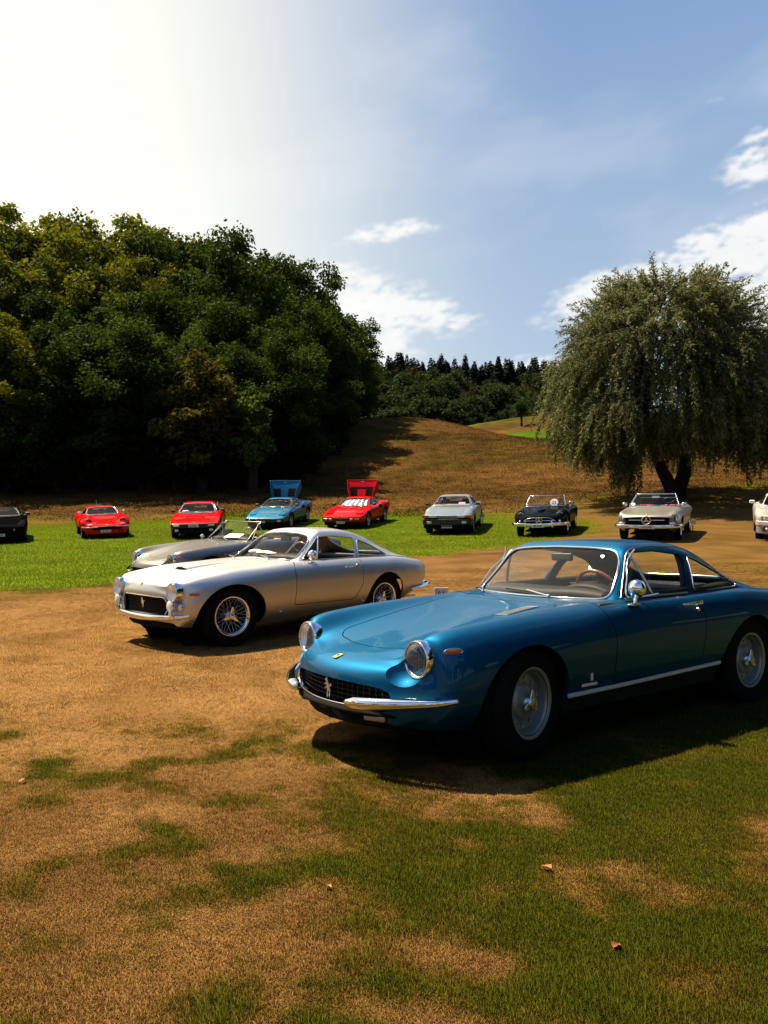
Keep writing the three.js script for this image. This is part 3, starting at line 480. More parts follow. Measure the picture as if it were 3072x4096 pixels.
// slab: outline in (z, x), swept from y0 to y1 with a soft edge
function slab(half, y0, y1, b = 0.01) { const s = new THREE.Shape(mirrorZ(half).map((p) => new THREE.Vector2(p[0], p[1]))), g = new THREE.ExtrudeGeometry(s, { depth: y1 - y0 - 2 * b, bevelEnabled: true, bevelThickness: b, bevelSize: b, bevelOffset: -b, bevelSegments: 2, curveSegments: 8 }); const m = new THREE.Matrix4().set(0, 1, 0, 0, 0, 0, 1, y0 + b, 1, 0, 0, 0, 0, 0, 0, 1); return g.applyMatrix4(m); }
// plate: outline in (z, y) facing forward, thickness t, placed at x
function plate(pts, t, x = 0) { const g = new THREE.ExtrudeGeometry(new THREE.Shape(pts.map((p) => new THREE.Vector2(p[0], p[1]))), { depth: t, bevelEnabled: false }); g.applyMatrix4(new THREE.Matrix4().set(0, 0, 1, x, 0, 1, 0, 0, 1, 0, 0, 0, 0, 0, 0, 1)); for (const k of ['position', 'normal']) { const a = g.attributes[k]; for (let t0 = 0; t0 < a.count; t0 += 3) { const p = [a.getX(t0 + 1), a.getY(t0 + 1), a.getZ(t0 + 1)]; a.setXYZ(t0 + 1, a.getX(t0 + 2), a.getY(t0 + 2), a.getZ(t0 + 2)); a.setXYZ(t0 + 2, ...p); } } return g; }   // the axes are mirrored, so the winding is turned back
const HORSE = [[-0.1, -0.5], [-0.04, -0.5], [0.0, -0.28], [0.1, -0.12], [0.2, -0.22], [0.14, -0.42], [0.22, -0.46], [0.3, -0.16], [0.22, 0.02], [0.32, 0.12], [0.44, 0.1], [0.42, 0.26], [0.3, 0.22], [0.22, 0.12], [0.1, 0.2], [0.02, 0.3], [-0.06, 0.48], [-0.14, 0.52], [-0.24, 0.44], [-0.32, 0.38], [-0.26, 0.32], [-0.16, 0.34], [-0.14, 0.22], [-0.34, 0.22], [-0.36, 0.1], [-0.3, 0.12], [-0.28, 0.17], [-0.14, 0.12], [-0.1, 0.04], [-0.3, 0.02], [-0.34, -0.1], [-0.28, -0.08], [-0.24, -0.02], [-0.06, -0.06], [-0.06, -0.28]];
const horse = (s, x, y, z, t = 0.004) => plate(HORSE.map(([a, b]) => [z - a * s * 0.8, y + b * s]), t, x);

// ---- materials
const M = {
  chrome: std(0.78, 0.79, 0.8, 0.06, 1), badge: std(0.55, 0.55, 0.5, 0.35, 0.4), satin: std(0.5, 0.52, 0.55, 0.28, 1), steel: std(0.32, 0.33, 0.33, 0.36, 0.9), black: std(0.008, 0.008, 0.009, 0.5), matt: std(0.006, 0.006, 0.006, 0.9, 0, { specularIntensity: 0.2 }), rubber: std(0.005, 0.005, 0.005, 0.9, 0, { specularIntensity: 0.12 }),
  leather: std(0.008, 0.0075, 0.007, 0.6, 0, { specularIntensity: 0.5 }), headlining: std(0.028, 0.028, 0.028, 0.95), tan: std(0.3, 0.19, 0.1, 0.6), redseat: std(0.35, 0.012, 0.015, 0.55), wood: std(0.22, 0.055, 0.012, 0.25, 0, { clearcoat: 1 }), white: std(0.75, 0.75, 0.74, 0.6), paper: std(0.72, 0.73, 0.72, 0.8), yellow: std(0.65, 0.42, 0.015, 0.4),
  amber: std(0.5, 0.07, 0.004, 0.2, 0, { clearcoat: 1 }), redlens: std(0.4, 0.012, 0.01, 0.2, 0, { clearcoat: 1 }), lampwhite: std(0.6, 0.6, 0.58, 0.25, 0, { clearcoat: 1 }),
  glass: std(0.93, 0.96, 0.95, 0.0, 0, { transmission: 1, thickness: 0, ior: 1.5, specularIntensity: 0.35 }), tint: std(0.42, 0.46, 0.47, 0.0, 0, { transmission: 1, thickness: 0, ior: 1.5, specularIntensity: 0.5 }), lens: std(0.93, 0.94, 0.94, 0.04, 0, { transmission: 1, thickness: 0, ior: 1.5 }), foil: std(0.88, 0.9, 0.92, 0.4, 0.55),
};
const flake = (r, g, b, metal = 0.55, rough = 0.38, coat = 0.4) => new THREE.MeshPhysicalMaterial({ color: new THREE.Color().setRGB(r, g, b), metalness: metal, roughness: rough, clearcoat: coat, clearcoatRoughness: 0.02, specularIntensity: 0.3 });
const gloss = (r, g, b, coat = 0.4) => new THREE.MeshPhysicalMaterial({ color: new THREE.Color().setRGB(r, g, b), metalness: 0, roughness: 0.6, specularIntensity: 0, clearcoat: coat, clearcoatRoughness: 0.03 });

// ---- assemblies
function tyre(R, w, rimR) { const h = w / 2, p = [[rimR - 0.012, -h * 0.78], [rimR + 0.012, -h * 0.9], [lerp(rimR, R, 0.5), -h], [R - 0.022, -h * 0.94], [R - 0.006, -h * 0.78], [R, -h * 0.55]]; for (const g of [-0.34, 0, 0.34]) p.push([R, h * (g - 0.07)], [R - 0.007, h * (g - 0.05)], [R - 0.007, h * (g + 0.05)], [R, h * (g + 0.07)]); p.push([R, h * 0.55], [R - 0.006, h * 0.78], [R - 0.022, h * 0.94], [lerp(rimR, R, 0.5), h], [rimR + 0.012, h * 0.9], [rimR - 0.012, h * 0.78]); return turned(p, 56); }
function spinner(ears, r, y) { // knock-off hub nut
  const g = [turned([[0, y + 0.03], [0.018, y + 0.03], [0.03, y + 0.022], [0.036, y], [0.05, y - 0.02], [0.05, y - 0.05]], 24), turned([[0.022, y + 0.031], [0.026, y + 0.034], [0.03, y + 0.03]], 24)];
  for (let k = 0; k < ears; k++) { const a = k / ears * 6.283 + 0.35, s = new THREE.Shape(); s.moveTo(0.01, -0.022); s.quadraticCurveTo(r * 0.6, -0.02, r, -0.006); s.lineTo(r, 0.008); s.quadraticCurveTo(r * 0.6, 0.012, 0.01, 0.024); g.push(new THREE.ExtrudeGeometry(s, { depth: 0.01, bevelEnabled: true, bevelSize: 0.003, bevelThickness: 0.003, bevelSegments: 1 }).rotateX(-Math.PI / 2).translate(0, y + 0.004, 0).rotateY(a)); }
  return merge(g);
}
// wheel axis along y (outer face +y); parts: tyre, rim, hub_nut, spokes
function wheelParts(kind, R, w, rimR) {
  const h = w / 2, out = [['tyre', tyre(R, w, rimR), M.rubber]], barrel = [[rimR - 0.03, -h * 0.8], [rimR - 0.03, -h * 0.1], [rimR - 0.024, h * 0.62], [rimR - 0.012, h * 0.72], [rimR - 0.006, h * 0.84], [rimR + 0.012, h * 0.9], [rimR + 0.014, h * 0.82]];
  if (kind === 'disc') {   // cast wheel: dished disc with a ring of ten windows round a raised hub
    const s = new THREE.Shape(); s.absarc(0, 0, rimR - 0.03, 0, (2 * Math.PI), false); const ring = rimR * 0.69;
    for (let k = 0; k < 10; k++) { const a = k / 10 * (2 * Math.PI) + 0.2, q = new THREE.Path(); q.absellipse(Math.cos(a) * ring, Math.sin(a) * ring, 0.017, 0.0125, 0, (2 * Math.PI), false, a); s.holes.push(q); }
    const face = new THREE.ExtrudeGeometry(s, { depth: 0.012, bevelEnabled: true, bevelSize: 0.003, bevelThickness: 0.003, bevelSegments: 1, curveSegments: 40 }).rotateX(-Math.PI / 2).translate(0, h * 0.12, 0);
    const dome = turned([[rimR * 0.58, h * 0.12 + 0.014], [rimR * 0.5, h * 0.12 + 0.03], [rimR * 0.44, h * 0.12 + 0.036], [0.052, h * 0.12 + 0.036], [0.05, h * 0.12 + 0.05], [0, h * 0.12 + 0.05]], 40);
    out.push(['rim', merge([turned(barrel, 56), face, dome]), M.alloy ?? (M.alloy = std(0.2, 0.205, 0.2, 0.4, 0.5))], ['brake_disc', turned([[0, -h * 0.4], [rimR - 0.05, -h * 0.4], [rimR - 0.05, -h * 0.46]], 32), M.matt], ['hub_nut', spinner(3, 0.075, h * 0.12 + 0.062), M.satin]);
  } else if (kind === 'wire') {
    const g = [turned(barrel, 56)], sp = [];
    const hub = turned([[0.075, -h * 0.3], [0.07, h * 0.1], [0.05, h * 0.42], [0.042, h * 0.5], [0, h * 0.5]], 28);
    for (let k = 0; k < 36; k++) { const a = k / 36 * 6.283, o = a + (k % 2 ? 0.34 : -0.34), y1 = k % 4 < 2 ? h * 0.3 : -h * 0.15, rh = k % 4 < 2 ? 0.055 : 0.072; sp.push(bar([Math.cos(o) * rh, y1, Math.sin(o) * rh], [Math.cos(a) * (rimR - 0.027), h * (k % 4 < 2 ? 0.05 : 0.5), Math.sin(a) * (rimR - 0.027)], 0.0026, 5)); }
    out.push(['rim', merge(g), M.chrome], ['spokes', merge(sp), M.satin, 'stuff'], ['brake_drum', turned([[0, -h * 0.42], [rimR - 0.06, -h * 0.42], [rimR - 0.06, -h * 0.8]], 32), M.matt], ['hub', hub, M.satin], ['hub_nut', spinner(3, 0.098, h * 0.56), M.chrome]);
  } else {   // plain far wheel: disc or five-spoke
    const s = new THREE.Shape(); s.absarc(0, 0, rimR - 0.02, 0, (2 * Math.PI), false);
    if (kind === 'star') for (let k = 0; k < 5; k++) { const a = k / 5 * (2 * Math.PI), q = new THREE.Path(); q.absellipse(Math.cos(a) * rimR * 0.62, Math.sin(a) * rimR * 0.62, rimR * 0.2, rimR * 0.26, 0, (2 * Math.PI), false, a); s.holes.push(q); }
    const face = new THREE.ExtrudeGeometry(s, { depth: 0.015, bevelEnabled: false, curveSegments: 20 }).rotateX(-Math.PI / 2).translate(0, h * 0.4, 0);
    out.push(['rim', merge([turned(barrel, 32), face, turned([[0.07, h * 0.4 + 0.015], [0.06, h * 0.4 + 0.04], [0, h * 0.4 + 0.045]], 20)]), kind === 'cap' ? M.chrome : M.steel], ['brake_disc', turned([[0, -h * 0.3], [rimR - 0.04, -h * 0.3], [rimR - 0.04, -h * 0.36]], 20), M.matt]);
  }
  return out;
}
function wheels(car, kind, R, w, rimR, track, wb, steer = 0, rearTrack = track) {
  const P = wheelParts(kind, R, w, rimR);
  for (const [x, t, st] of [[wb / 2, track, steer], [-wb / 2, rearTrack, 0]]) for (const s of [-1, 1]) {
    const g = sub(car, 'wheel'); for (const [n, q, m, k] of P) part(g, n, q, m, k);
    g.position.set(x, R - 0.006, s * t / 2); g.rotation.set(s * Math.PI / 2, 0, 0); if (st) { g.rotation.order = 'YXZ'; g.rotation.y = st; }
  }
}
// lamp facing +x at origin: chrome bucket with a domed lens over a bright bowl
function headlamp(car, pos, r, len, yaw = 0, tilt = 0, rimMat = M.chrome, dark = false) {
  const g = sub(car, 'headlight');
  part(g, 'bezel', aimX(turned([[r * 1.0, -len], [r * 1.08, -len * 0.6], [r * 1.1, -0.02], [r * 1.08, 0.006], [r * 1.0, 0.012], [r * 0.96, 0.004], [r * 0.94, -0.02]], 44)), rimMat);
  part(g, 'reflector', aimX(turned([[0, -r * 0.62], [r * 0.3, -r * 0.55], [r * 0.62, -r * 0.36], [r * 0.84, -r * 0.12], [r * 0.95, 0]], 32)), dark ? M.steel : M.foil);
  part(g, 'bulb', aimX(turned([[0, -r * 0.15], [r * 0.12, -r * 0.2], [r * 0.14, -r * 0.6]], 16)), M.satin);
  const dome = [[0, r * 0.24]]; for (let k = 1; k <= 10; k++) { const t = k / 10; dome.push([r * 0.97 * t, r * 0.24 * Math.sqrt(Math.max(0, 1 - t * t)) + (k % 2) * 0.0012]); } part(g, 'lens', aimX(turned(dome, 40)), M.lens);
  part(g, 'lens_ribs', merge([-3, -2, -1, 0, 1, 2, 3].map((k) => box(0.002, 2 * r * Math.sqrt(1 - (k / 4) ** 2) * 0.9, 0.004, r * 0.06, 0, k * r / 4.2, 0.0008))), M.lens);
  g.position.set(...pos); g.rotation.set(0, yaw, tilt, 'YZX'); return g;
}
function numberPlate(car, text, w, h, x, y, z, ry = 0) {
  const g = sub(car, 'number_plate'), t = canvasTex(256, 56, (c, W, H) => { c.fillStyle = '#dcdcd4'; c.fillRect(0, 0, W, H); c.fillStyle = '#111'; c.font = 'bold 46px sans-serif'; c.textAlign = 'center'; c.textBaseline = 'middle'; c.fillText(text, W / 2, H / 2 + 3); });
  part(g, 'plate', box(0.008, h, w, -0.006, 0, 0, 0.003), M.white);
  part(g, 'lettering', new THREE.PlaneGeometry(w * 0.97, h * 0.92).rotateY(Math.PI / 2), new THREE.MeshStandardMaterial({ map: t, roughness: 0.5, color: 0xd8d8d8 }));
  g.position.set(x, y, z); g.rotation.y = ry;
}
function wiper(car, a, b, c, d) { const g = sub(car, 'windscreen_wiper'); part(g, 'arm', rod([a, b], 0.005, 4, 6), M.satin); part(g, 'blade', bar(c, d, 0.006, 6), M.black); part(g, 'pivot', ball(0.014, ...a), M.chrome); }
function steeringWheel(car, x, y, z, r, mat) { const g = sub(car, 'steering_wheel'); part(g, 'wheel_rim', new THREE.TorusGeometry(r, 0.014, 10, 40), mat); part(g, 'spokes', merge([0, 2.09, 4.19].map((a) => box(r, 0.026, 0.004, r / 2, 0, 0, 0.001).rotateZ(a - Math.PI / 2))), M.satin); part(g, 'boss', new THREE.CylinderGeometry(0.035, 0.04, 0.03, 20).rotateX(Math.PI / 2), M.black); g.position.set(x, y, z); g.rotation.set(0.42, Math.PI / 2, 0, 'YXZ'); g.rotation.set(-0.5, -Math.PI / 2, 0, 'YXZ'); }
function seat(car, x, y, z, mat, top = 0.5, w = 0.46, head = false) {
  const g = sub(car, 'seat'); part(g, 'cushion', box(0.5, 0.14, w, x, y, z, 0.05), mat);
  const b = [box(0.12, top, w * 0.96, x - 0.26 - 0.06, y + top / 2, z, 0.05, 0, 0.22)]; part(g, 'backrest', merge(b), mat); if (head) part(g, 'headrest', box(0.09, 0.17, 0.26, x - 0.43, y + top + 0.1, z, 0.04, 0, 0.15), mat);
}
function mirrorPod(car, x, y, z, side) { const g = sub(car, 'door_mirror'); part(g, 'housing', ball(0.062, 0, 0, 0, 0.75, 1, 0.95), M.chrome); part(g, 'stem', sweep([[0.02, -0.09, -side * 0.0], [0.01, -0.05, 0], [0, -0.02, 0]], 0.012, 0.009, 10), M.chrome); part(g, 'foot', ball(0.04, 0.03, -0.1, 0, 1.5, 0.35, 0.7), M.chrome); part(g, 'mirror_glass', new THREE.CylinderGeometry(0.052, 0.052, 0.004, 24).rotateZ(Math.PI / 2).translate(-0.03, 0, 0), M.foil); g.position.set(x, y, z); return g; }

/* coach(): cuts one car out of its skins.
   o.rows: lower body; o.gh: greenhouse rows or none for an open car; arches [x, y, rFront, rRear]; hood, hole: outlines (z, x); doors: outlines (x, y); ws, rw: outlines (z, y); side: outlines (x, y) with glass flag */
function coach(car, o) {
  let B = skin(o.rows, o.nu ?? 200, o.seg ?? 9, o.passes ?? 6);
  const lining0 = B;
  if (o.carve) B = o.carve(B);
  const arch = (g = 0) => (x, y, z) => { let d = 1e9; if (Math.abs(z) > 0.42) for (const [ax, ay, rf, rr, ry] of o.arches) { const dx = x - ax; d = Math.min(d, (Math.hypot(dx / (dx > 0 ? rf : rr), (y - ay) / (ry ?? rf)) - 1) * (ry ?? rf)); } return d - g; };
  B = drop(B, arch());
  const hole = o.hole && poly(o.hole, 0.06), above = (x, y, z, nx, ny) => ny > 0.1;
  if (hole) B = drop(B, (x, y, z, nx, ny) => (ny > -0.2 && y > o.holeY ? hole(z, x) : 1));
  const P = {};
  const take = (name, f, gap = o.gap ?? 0.0028) => { P[name] = keep(B, (...a) => f(...a) + gap); B = drop(B, (...a) => f(...a) - gap); };
  if (o.hood) { const h = poly(o.hood, o.hoodR ?? 0.08); take('hood', (x, y, z, nx, ny) => (ny > 0.25 && y > 0.4 ? h(z, x) : 1)); }
  if (o.boot) { const h = poly(o.boot, 0.08); take('boot_lid', (x, y, z, nx, ny) => (ny > 0.25 ? h(z, x) : 1)); }
  const doors = (o.doors ?? []).map((d) => poly(d, 0.05));
  for (const d of doors) for (const s of [-1, 1]) take('door' + s, (x, y, z) => (z * s > 0.4 ? d(x, y) : 1));
  part(car, 'body', panel(B, 0.02), o.paint);
  if (P.hood) part(car, 'hood', panel(P.hood), o.hoodPaint ?? o.paint);
  if (P.boot_lid) part(car, 'boot_lid', panel(P.boot_lid), o.paint);
  const doorGroups = {}; for (const s of [-1, 1]) if (P['door' + s]) { doorGroups[s] = part(car, 'door', panel(P['door' + s]), o.paint); }
  // dark inner lining, wheel wells, floor pan
  let lin = drop(shift(lining0, -0.035), arch(0.01)); if (o.liningCut) lin = drop(lin, o.liningCut); if (hole) lin = drop(lin, (x, y, z, nx, ny) => (ny > -0.2 && y > o.holeY - 0.05 ? hole(z, x) : 1));
  part(car, 'inner_lining', geo(lin), M.matt);
  const wells = []; for (const [ax, ay, rf, rr] of o.arches) for (const s of [-1, 1]) { const R = Math.max(rf, rr) + 0.02, g = new THREE.CylinderGeometry(R, R, 0.4, 28, 1, true, 0, Math.PI).rotateX(Math.PI / 2).rotateZ(Math.PI / 2); wells.push(g.translate(ax, ay, s * (o.wellZ ?? 0.54)), new THREE.CircleGeometry(R, 28).translate(ax, ay, s * ((o.wellZ ?? 0.54) - 0.2))); }
  part(car, 'wheel_wells', merge(wells), M.matt);
  const r0 = o.rows[0], rl = o.rows[o.rows.length - 1]; part(car, 'floor_pan', box(r0[0] - rl[0] - 0.55, 0.04, 1.0, (r0[0] + rl[0]) / 2, o.floorY ?? 0.2, 0, 0.015), M.matt);
  if (o.gh) {
    let G = skin(o.gh, o.nu ? Math.round(o.nu * 0.7) : 140, o.seg ?? 9, o.ghPasses ?? 3, false);
    const glassParts = [], open = [];
    const ws = poly(o.ws, o.wsR ?? 0.07), fws = (x, y, z, nx) => (nx > 0.16 && x > o.wsX ? ws(z, y) : 0.2);
    const [W, G1] = cut(G, fws); G = G1; glassParts.push(['windscreen', W, o.wsGlass ?? M.glass, o.wsTrim ?? 0.009]);
    if (o.rw) { const rw = poly(o.rw, 0.07), [q, G2] = cut(G, (x, y, z, nx, ny) => (x < o.rwX && nx < 0.02 ? rw(z, y) : 0.2)); G = G2; glassParts.push(['rear_window', q, o.rwGlass ?? M.glass, 0.008]); }
    for (const [pts, glazed, name] of o.side) { const sd = poly(pts, o.sideR ?? 0.03); for (const s of [-1, 1]) { const [q, G3] = cut(G, (x, y, z, nx, ny, nz) => (z * s > 0.2 && nz * s > 0.3 ? sd(x, y) : 0.2)); G = G3; glassParts.push([name ?? 'side_window', q, glazed ? o.sideGlass ?? M.glass : null, o.sideTrim ?? 0.007]); } }
    part(car, 'roof', panel(G, 0.012), o.roofPaint ?? o.paint);
    part(car, 'headlining', geo(shift(keep(G, (x, y) => o.ghBelt - 0.02 - y), -0.0135), true), o.lining ?? M.headlining);
    for (const [n, q, m, tr] of glassParts) { if (!q.i.length) continue; const w = m ? part(car, n, geo(shift(q, -0.006)), m) : null; const t = tr && !(o.bare && o.bare.includes(n)) ? trim(q, tr, 0.001) : null; if (t) part(w ?? car, 'window_trim', t, o.trimMat ?? M.chrome); }
  }
  return { body: B, skin: lining0, doors: doorGroups, skinAt: (f) => keep(lining0, f) };
}
function place(car, x, y, z, yaw, pitch = 0, roll = 0) { car.position.set(x, y, z); car.rotation.set(roll, yaw, pitch, 'YZX'); }

// point on a skin above / beside a place
function topAt(m, x, z) { let b = 1e9, o = null; for (let k = 0; k < m.v.length; k += 6) { if (m.v[k + 4] < 0.25) continue; const d = (m.v[k] - x) ** 2 + (m.v[k + 2] - z) ** 2; if (d < b) { b = d; o = k; } } const v = m.v.slice(o, o + 6); return { y: v[1] - ((x - v[0]) * v[3] + (z - v[2]) * v[5]) / v[4], n: v.slice(3) }; }
function sideAt(m, x, y, s) { let b = 1e9, o = null; for (let k = 0; k < m.v.length; k += 6) { if (m.v[k + 5] * s < 0.25 || m.v[k + 2] * s < 0.3) continue; const d = (m.v[k] - x) ** 2 + (m.v[k + 1] - y) ** 2; if (d < b) { b = d; o = k; } } const v = m.v.slice(o, o + 6); return { z: v[2] - ((x - v[0]) * v[3] + (y - v[1]) * v[4]) / v[5], n: v.slice(3) }; }

// ---------------------------------------------------------------- the blue coupe
const ROWS_BLUE = [
  [2.10, 0.17, .42, .30, .485, .345, .50, .395, .49, .425, .455, .445, .40, .455, .33, .46, .24, .465, .12, .468, 0, .469],
  [2.092, 0.17, .455, .27, .53, .325, .55, .39, .54, .44, .505, .472, .44, .486, .36, .494, .26, .499, .13, .502, 0, .503],
  [2.04, 0.13, .52, .25, .62, .31, .655, .39, .645, .46, .61, .505, .55, .53, .46, .545, .33, .553, .16, .557, 0, .557],
  [1.95, 0.09, .58, .24, .685, .31, .725, .40, .72, .48, .685, .535, .62, .565, .53, .58, .40, .585, .20, .588, 0, .588],
  [1.885, 0.055, .62, .23, .725, .31, .762, .42, .757, .53, .73, .62, .675, .70, .595, .718, .46, .613, .22, .603, 0, .602],
  [1.80, 0.05, .65, .22, .745, .31, .788, .43, .786, .55, .765, .645, .70, .732, .60, .75, .46, .65, .24, .622, 0, .618],
  [1.55, 0.03, .68, .20, .77, .30, .815, .43, .822, .56, .80, .665, .73, .758, .615, .781, .46, .705, .25, .673, 0, .666],
  [1.20, 0.02, .70, .19, .775, .30, .825, .45, .84, .58, .82, .685, .745, .782, .63, .81, .47, .765, .26, .738, 0, .731],
  [0.80, 0, .70, .19, .765, .30, .815, .45, .835, .60, .82, .695, .75, .79, .64, .828, .50, .808, .27, .793, 0, .789],
  [0.45, 0, .70, .20, .765, .31, .81, .46, .83, .61, .818, .70, .765, .80, .68, .839, .52, .838, .28, .836, 0, .835],
  [0.00, 0, .70, .21, .765, .32, .808, .46, .828, .62, .82, .71, .775, .81, .70, .85, .52, .86, .28, .86, 0, .86],
  [-0.50, 0, .70, .21, .765, .32, .81, .46, .83, .62, .822, .71, .775, .812, .70, .853, .52, .862, .28, .862, 0, .862],
  [-1.00, 0, .70, .22, .77, .32, .82, .46, .838, .62, .83, .715, .775, .82, .69, .862, .52, .87, .28, .87, 0, .87],
  [-1.25, 0, .69, .23, .77, .32, .825, .47, .84, .63, .825, .73, .76, .83, .66, .864, .50, .867, .28, .868, 0, .868],
  [-1.60, 0, .68, .25, .76, .33, .81, .50, .825, .64, .80, .74, .73, .82, .62, .842, .48, .836, .25, .834, 0, .834],
  [-1.95, 0, .62, .30, .72, .38, .77, .52, .78, .66, .755, .74, .69, .78, .58, .785, .45, .772, .24, .766, 0, .765],
  [-2.20, -0.1, .55, .36, .64, .42, .69, .55, .70, .66, .68, .71, .62, .735, .52, .735, .40, .725, .2, .72, 0, .72],
  [-2.25, -0.1, .48, .42, .56, .47, .60, .56, .61, .62, .59, .655, .54, .67, .45, .67, .35, .665, .18, .66, 0, .66]];
const GH_BLUE = [
  [0.385, 0.105, .70, .79, .69, .826, .675, .832, .645, .835, .58, .837, .30, .842, 0, .844],
  [0.175, 0.08, .71, .80, .70, .845, .665, .92, .596, 1.005, .545, 1.022, .28, 1.034, 0, 1.037],
  [-0.02, 0.03, .715, .80, .705, .848, .645, 1.0, .545, 1.163, .49, 1.186, .26, 1.202, 0, 1.206],
  [-0.14, 0.01, .715, .80, .705, .85, .642, 1.0, .54, 1.178, .48, 1.214, .26, 1.232, 0, 1.237],
  [-0.45, 0, .715, .80, .705, .852, .64, 1.0, .535, 1.178, .475, 1.217, .25, 1.238, 0, 1.244],
  [-0.75, 0, .715, .80, .705, .855, .638, 1.0, .525, 1.148, .46, 1.19, .24, 1.213, 0, 1.22],
  [-1.00, 0, .71, .80, .70, .86, .63, .975, .52, 1.065, .45, 1.128, .23, 1.16, 0, 1.17],
  [-1.30, 0, .695, .80, .685, .855, .62, .90, .53, .945, .44, 1.0, .22, 1.045, 0, 1.055],
  [-1.60, 0, .66, .79, .64, .835, .59, .848, .52, .858, .43, .872, .22, .892, 0, .898],
  [-1.78, 0, .62, .75, .60, .79, .56, .80, .5, .805, .42, .81, .21, .815, 0, .818]];
const bluePaint = flake(0.0004, 0.066, 0.165, 1, 0.58, 0.35);
// the scooped recess round a headlight: what lies inside an ellipsoid is pressed onto its far wall
function scoop(m, C, R, far) { const f = (x, y, z) => Math.hypot((x - C[0]) / R[0], (y - C[1]) / R[1], (Math.abs(z) - C[2]) / R[2]) - 1; let [a, b] = cut(m, f); a = { v: a.v.slice(), i: a.i };
  for (let k = 0; k < a.v.length; k += 6) { const s = Math.sign(a.v[k + 2]) || 1, z = Math.abs(a.v[k + 2]), qy = (a.v[k + 1] - C[1]) / R[1], qz = (z - C[2]) / R[2], t = Math.sqrt(Math.max(0, 1 - qy * qy - qz * qz)), x2 = C[0] - R[0] * t; if (x2 < a.v[k]) { a.v[k] = x2; const n = [t / R[0], -qy / R[1], -qz / R[2] * s], l = Math.hypot(...n) || 1; a.v[k + 3] = n[0] / l; a.v[k + 4] = n[1] / l; a.v[k + 5] = n[2] / l; } }
  return { a, b }; }
{
  const car = thing('blue_coupe', 'metallic blue classic coupe parked nearest, on the right, with an open quarter window', 'car', null);
  place(car, 1.3506, -0.0059, -5.7739, 3.7702, 0.006, 0.0226);
  const rec = {};
  const c = coach(car, {
    rows: ROWS_BLUE, gh: GH_BLUE, paint: bluePaint, nu: 260, seg: 10, holeY: 0.8, ghBelt: 0.84,
    carve: (m) => { const { a, b } = scoop(m, [2.0, 0.585, 0.585], [0.152, 0.128, 0.152]); rec.a = a; return b; },
    liningCut: (x, y, z) => Math.hypot((x - 1.96) / 0.2, (y - 0.585) / 0.15, (Math.abs(z) - 0.575) / 0.17) - 1,
    arches: [[1.2, 0.31, 0.385, 0.325, 0.35], [-1.2, 0.31, 0.40, 0.345, 0.355]],
    hood: mirrorZ([[0, 1.80], [0.15, 1.79], [0.36, 1.745], [0.43, 1.67, 0.1], [0.43, 1.3], [0.465, 1.0], [0.51, 0.8], [0.525, 0.67], [0.46, 0.6], [0.30, 0.575], [0, 0.57]]),
    hole: mirrorZ([[0, 0.30], [0.40, 0.26], [0.62, 0.16], [0.655, 0], [0.655, -1.0], [0.60, -1.3], [0.5, -1.5], [0, -1.55]]),
    doors: [[[0.515, 0.845, 0.1], [0.455, 0.70], [0.443, 0.40], [0.43, 0.345], [-0.53, 0.35], [-0.545, 0.60], [-0.55, 0.875], [0.2, 0.875]]],
    ws: mirrorZ([[0, 0.846], [0.40, 0.846], [0.625, 0.85, 0.06], [0.525, 1.165, 0.09], [0.3, 1.185], [0, 1.192]]), wsX: -0.1, wsGlass: M.screen ?? (M.screen = std(0.9, 0.93, 0.92, 0.0, 0, { transmission: 1, thickness: 0, ior: 1.5, specularIntensity: 0.9 })), wsTrim: 0.0085,
    rw: mirrorZ([[0, 0.915], [0.42, 0.915], [0.40, 1.11], [0, 1.15]]), rwX: -0.9,
    side: [[[[0.21, 0.868], [-0.085, 1.158, 0.04], [-0.35, 1.163], [-0.675, 1.128], [-0.53, 0.868]], false, 'door_window'], [[[-0.735, 1.118], [-0.93, 1.062, 0.08], [-1.1, 0.975], [-1.235, 0.888], [-1.19, 0.872], [-0.60, 0.868]], true, 'quarter_window']],
    trimMat: M.satin, bare: ['door_window'], gap: 0.0034, sideTrim: 0.005, floorY: 0.19 });
  part(car, 'headlight_scoop', geo(rec.a), bluePaint);
  const wsTrimFix = car.children.find((q) => q.name === 'windscreen'); wsTrimFix.children[0].material = M.chrome;
  // drip rail above the side glass
  for (const s of [-1, 1]) part(car, 'drip_rail', rod([[0.20, 0.862, s * 0.672], [0.09, 1.0, s * 0.612], [-0.05, 1.168, s * 0.552], [-0.2, 1.192, s * 0.542], [-0.45, 1.192, s * 0.54], [-0.75, 1.164, s * 0.53], [-1.0, 1.078, s * 0.525], [-1.25, 0.955, s * 0.535]], 0.0045, 60), M.satin);
  // door glass frames: division bar and the open quarter window
  for (const s of [-1, 1]) {
    part(car, 'division_bar', sweep([[-0.115, 0.862, s * 0.70], [-0.075, 1.0, s * 0.645], [-0.035, 1.155, s * 0.56]], 0.011, 0.009, 10, 4), M.satin);
    const w = sub(car, 'quarter_window_open'), A = [0.19, 0.872, s * 0.70], Bq = [-0.035, 1.15, s * 0.57], C = [-0.03, 0.885, s * 0.80], D = [-0.075, 1.13, s * 0.69];
    part(w, 'frame', rod([C, [0.07, 0.868, s * 0.745], [0.175, 0.872, s * 0.705], [0.12, 0.98, s * 0.665], [0.0, 1.13, s * 0.60], [-0.03, 1.18, s * 0.62]], 0.0065, 40), M.chrome);
    const pn = new THREE.BufferGeometry(); const q = [[0.17, 0.875, s * 0.705], C, [-0.035, 1.175, s * 0.625], [0.0, 1.13, s * 0.602]]; pn.setAttribute('position', new THREE.Float32BufferAttribute([...q[0], ...q[1], ...q[2], ...q[0], ...q[2], ...q[3]], 3)); pn.computeVertexNormals(); part(w, 'pane', pn, M.glass);
  }
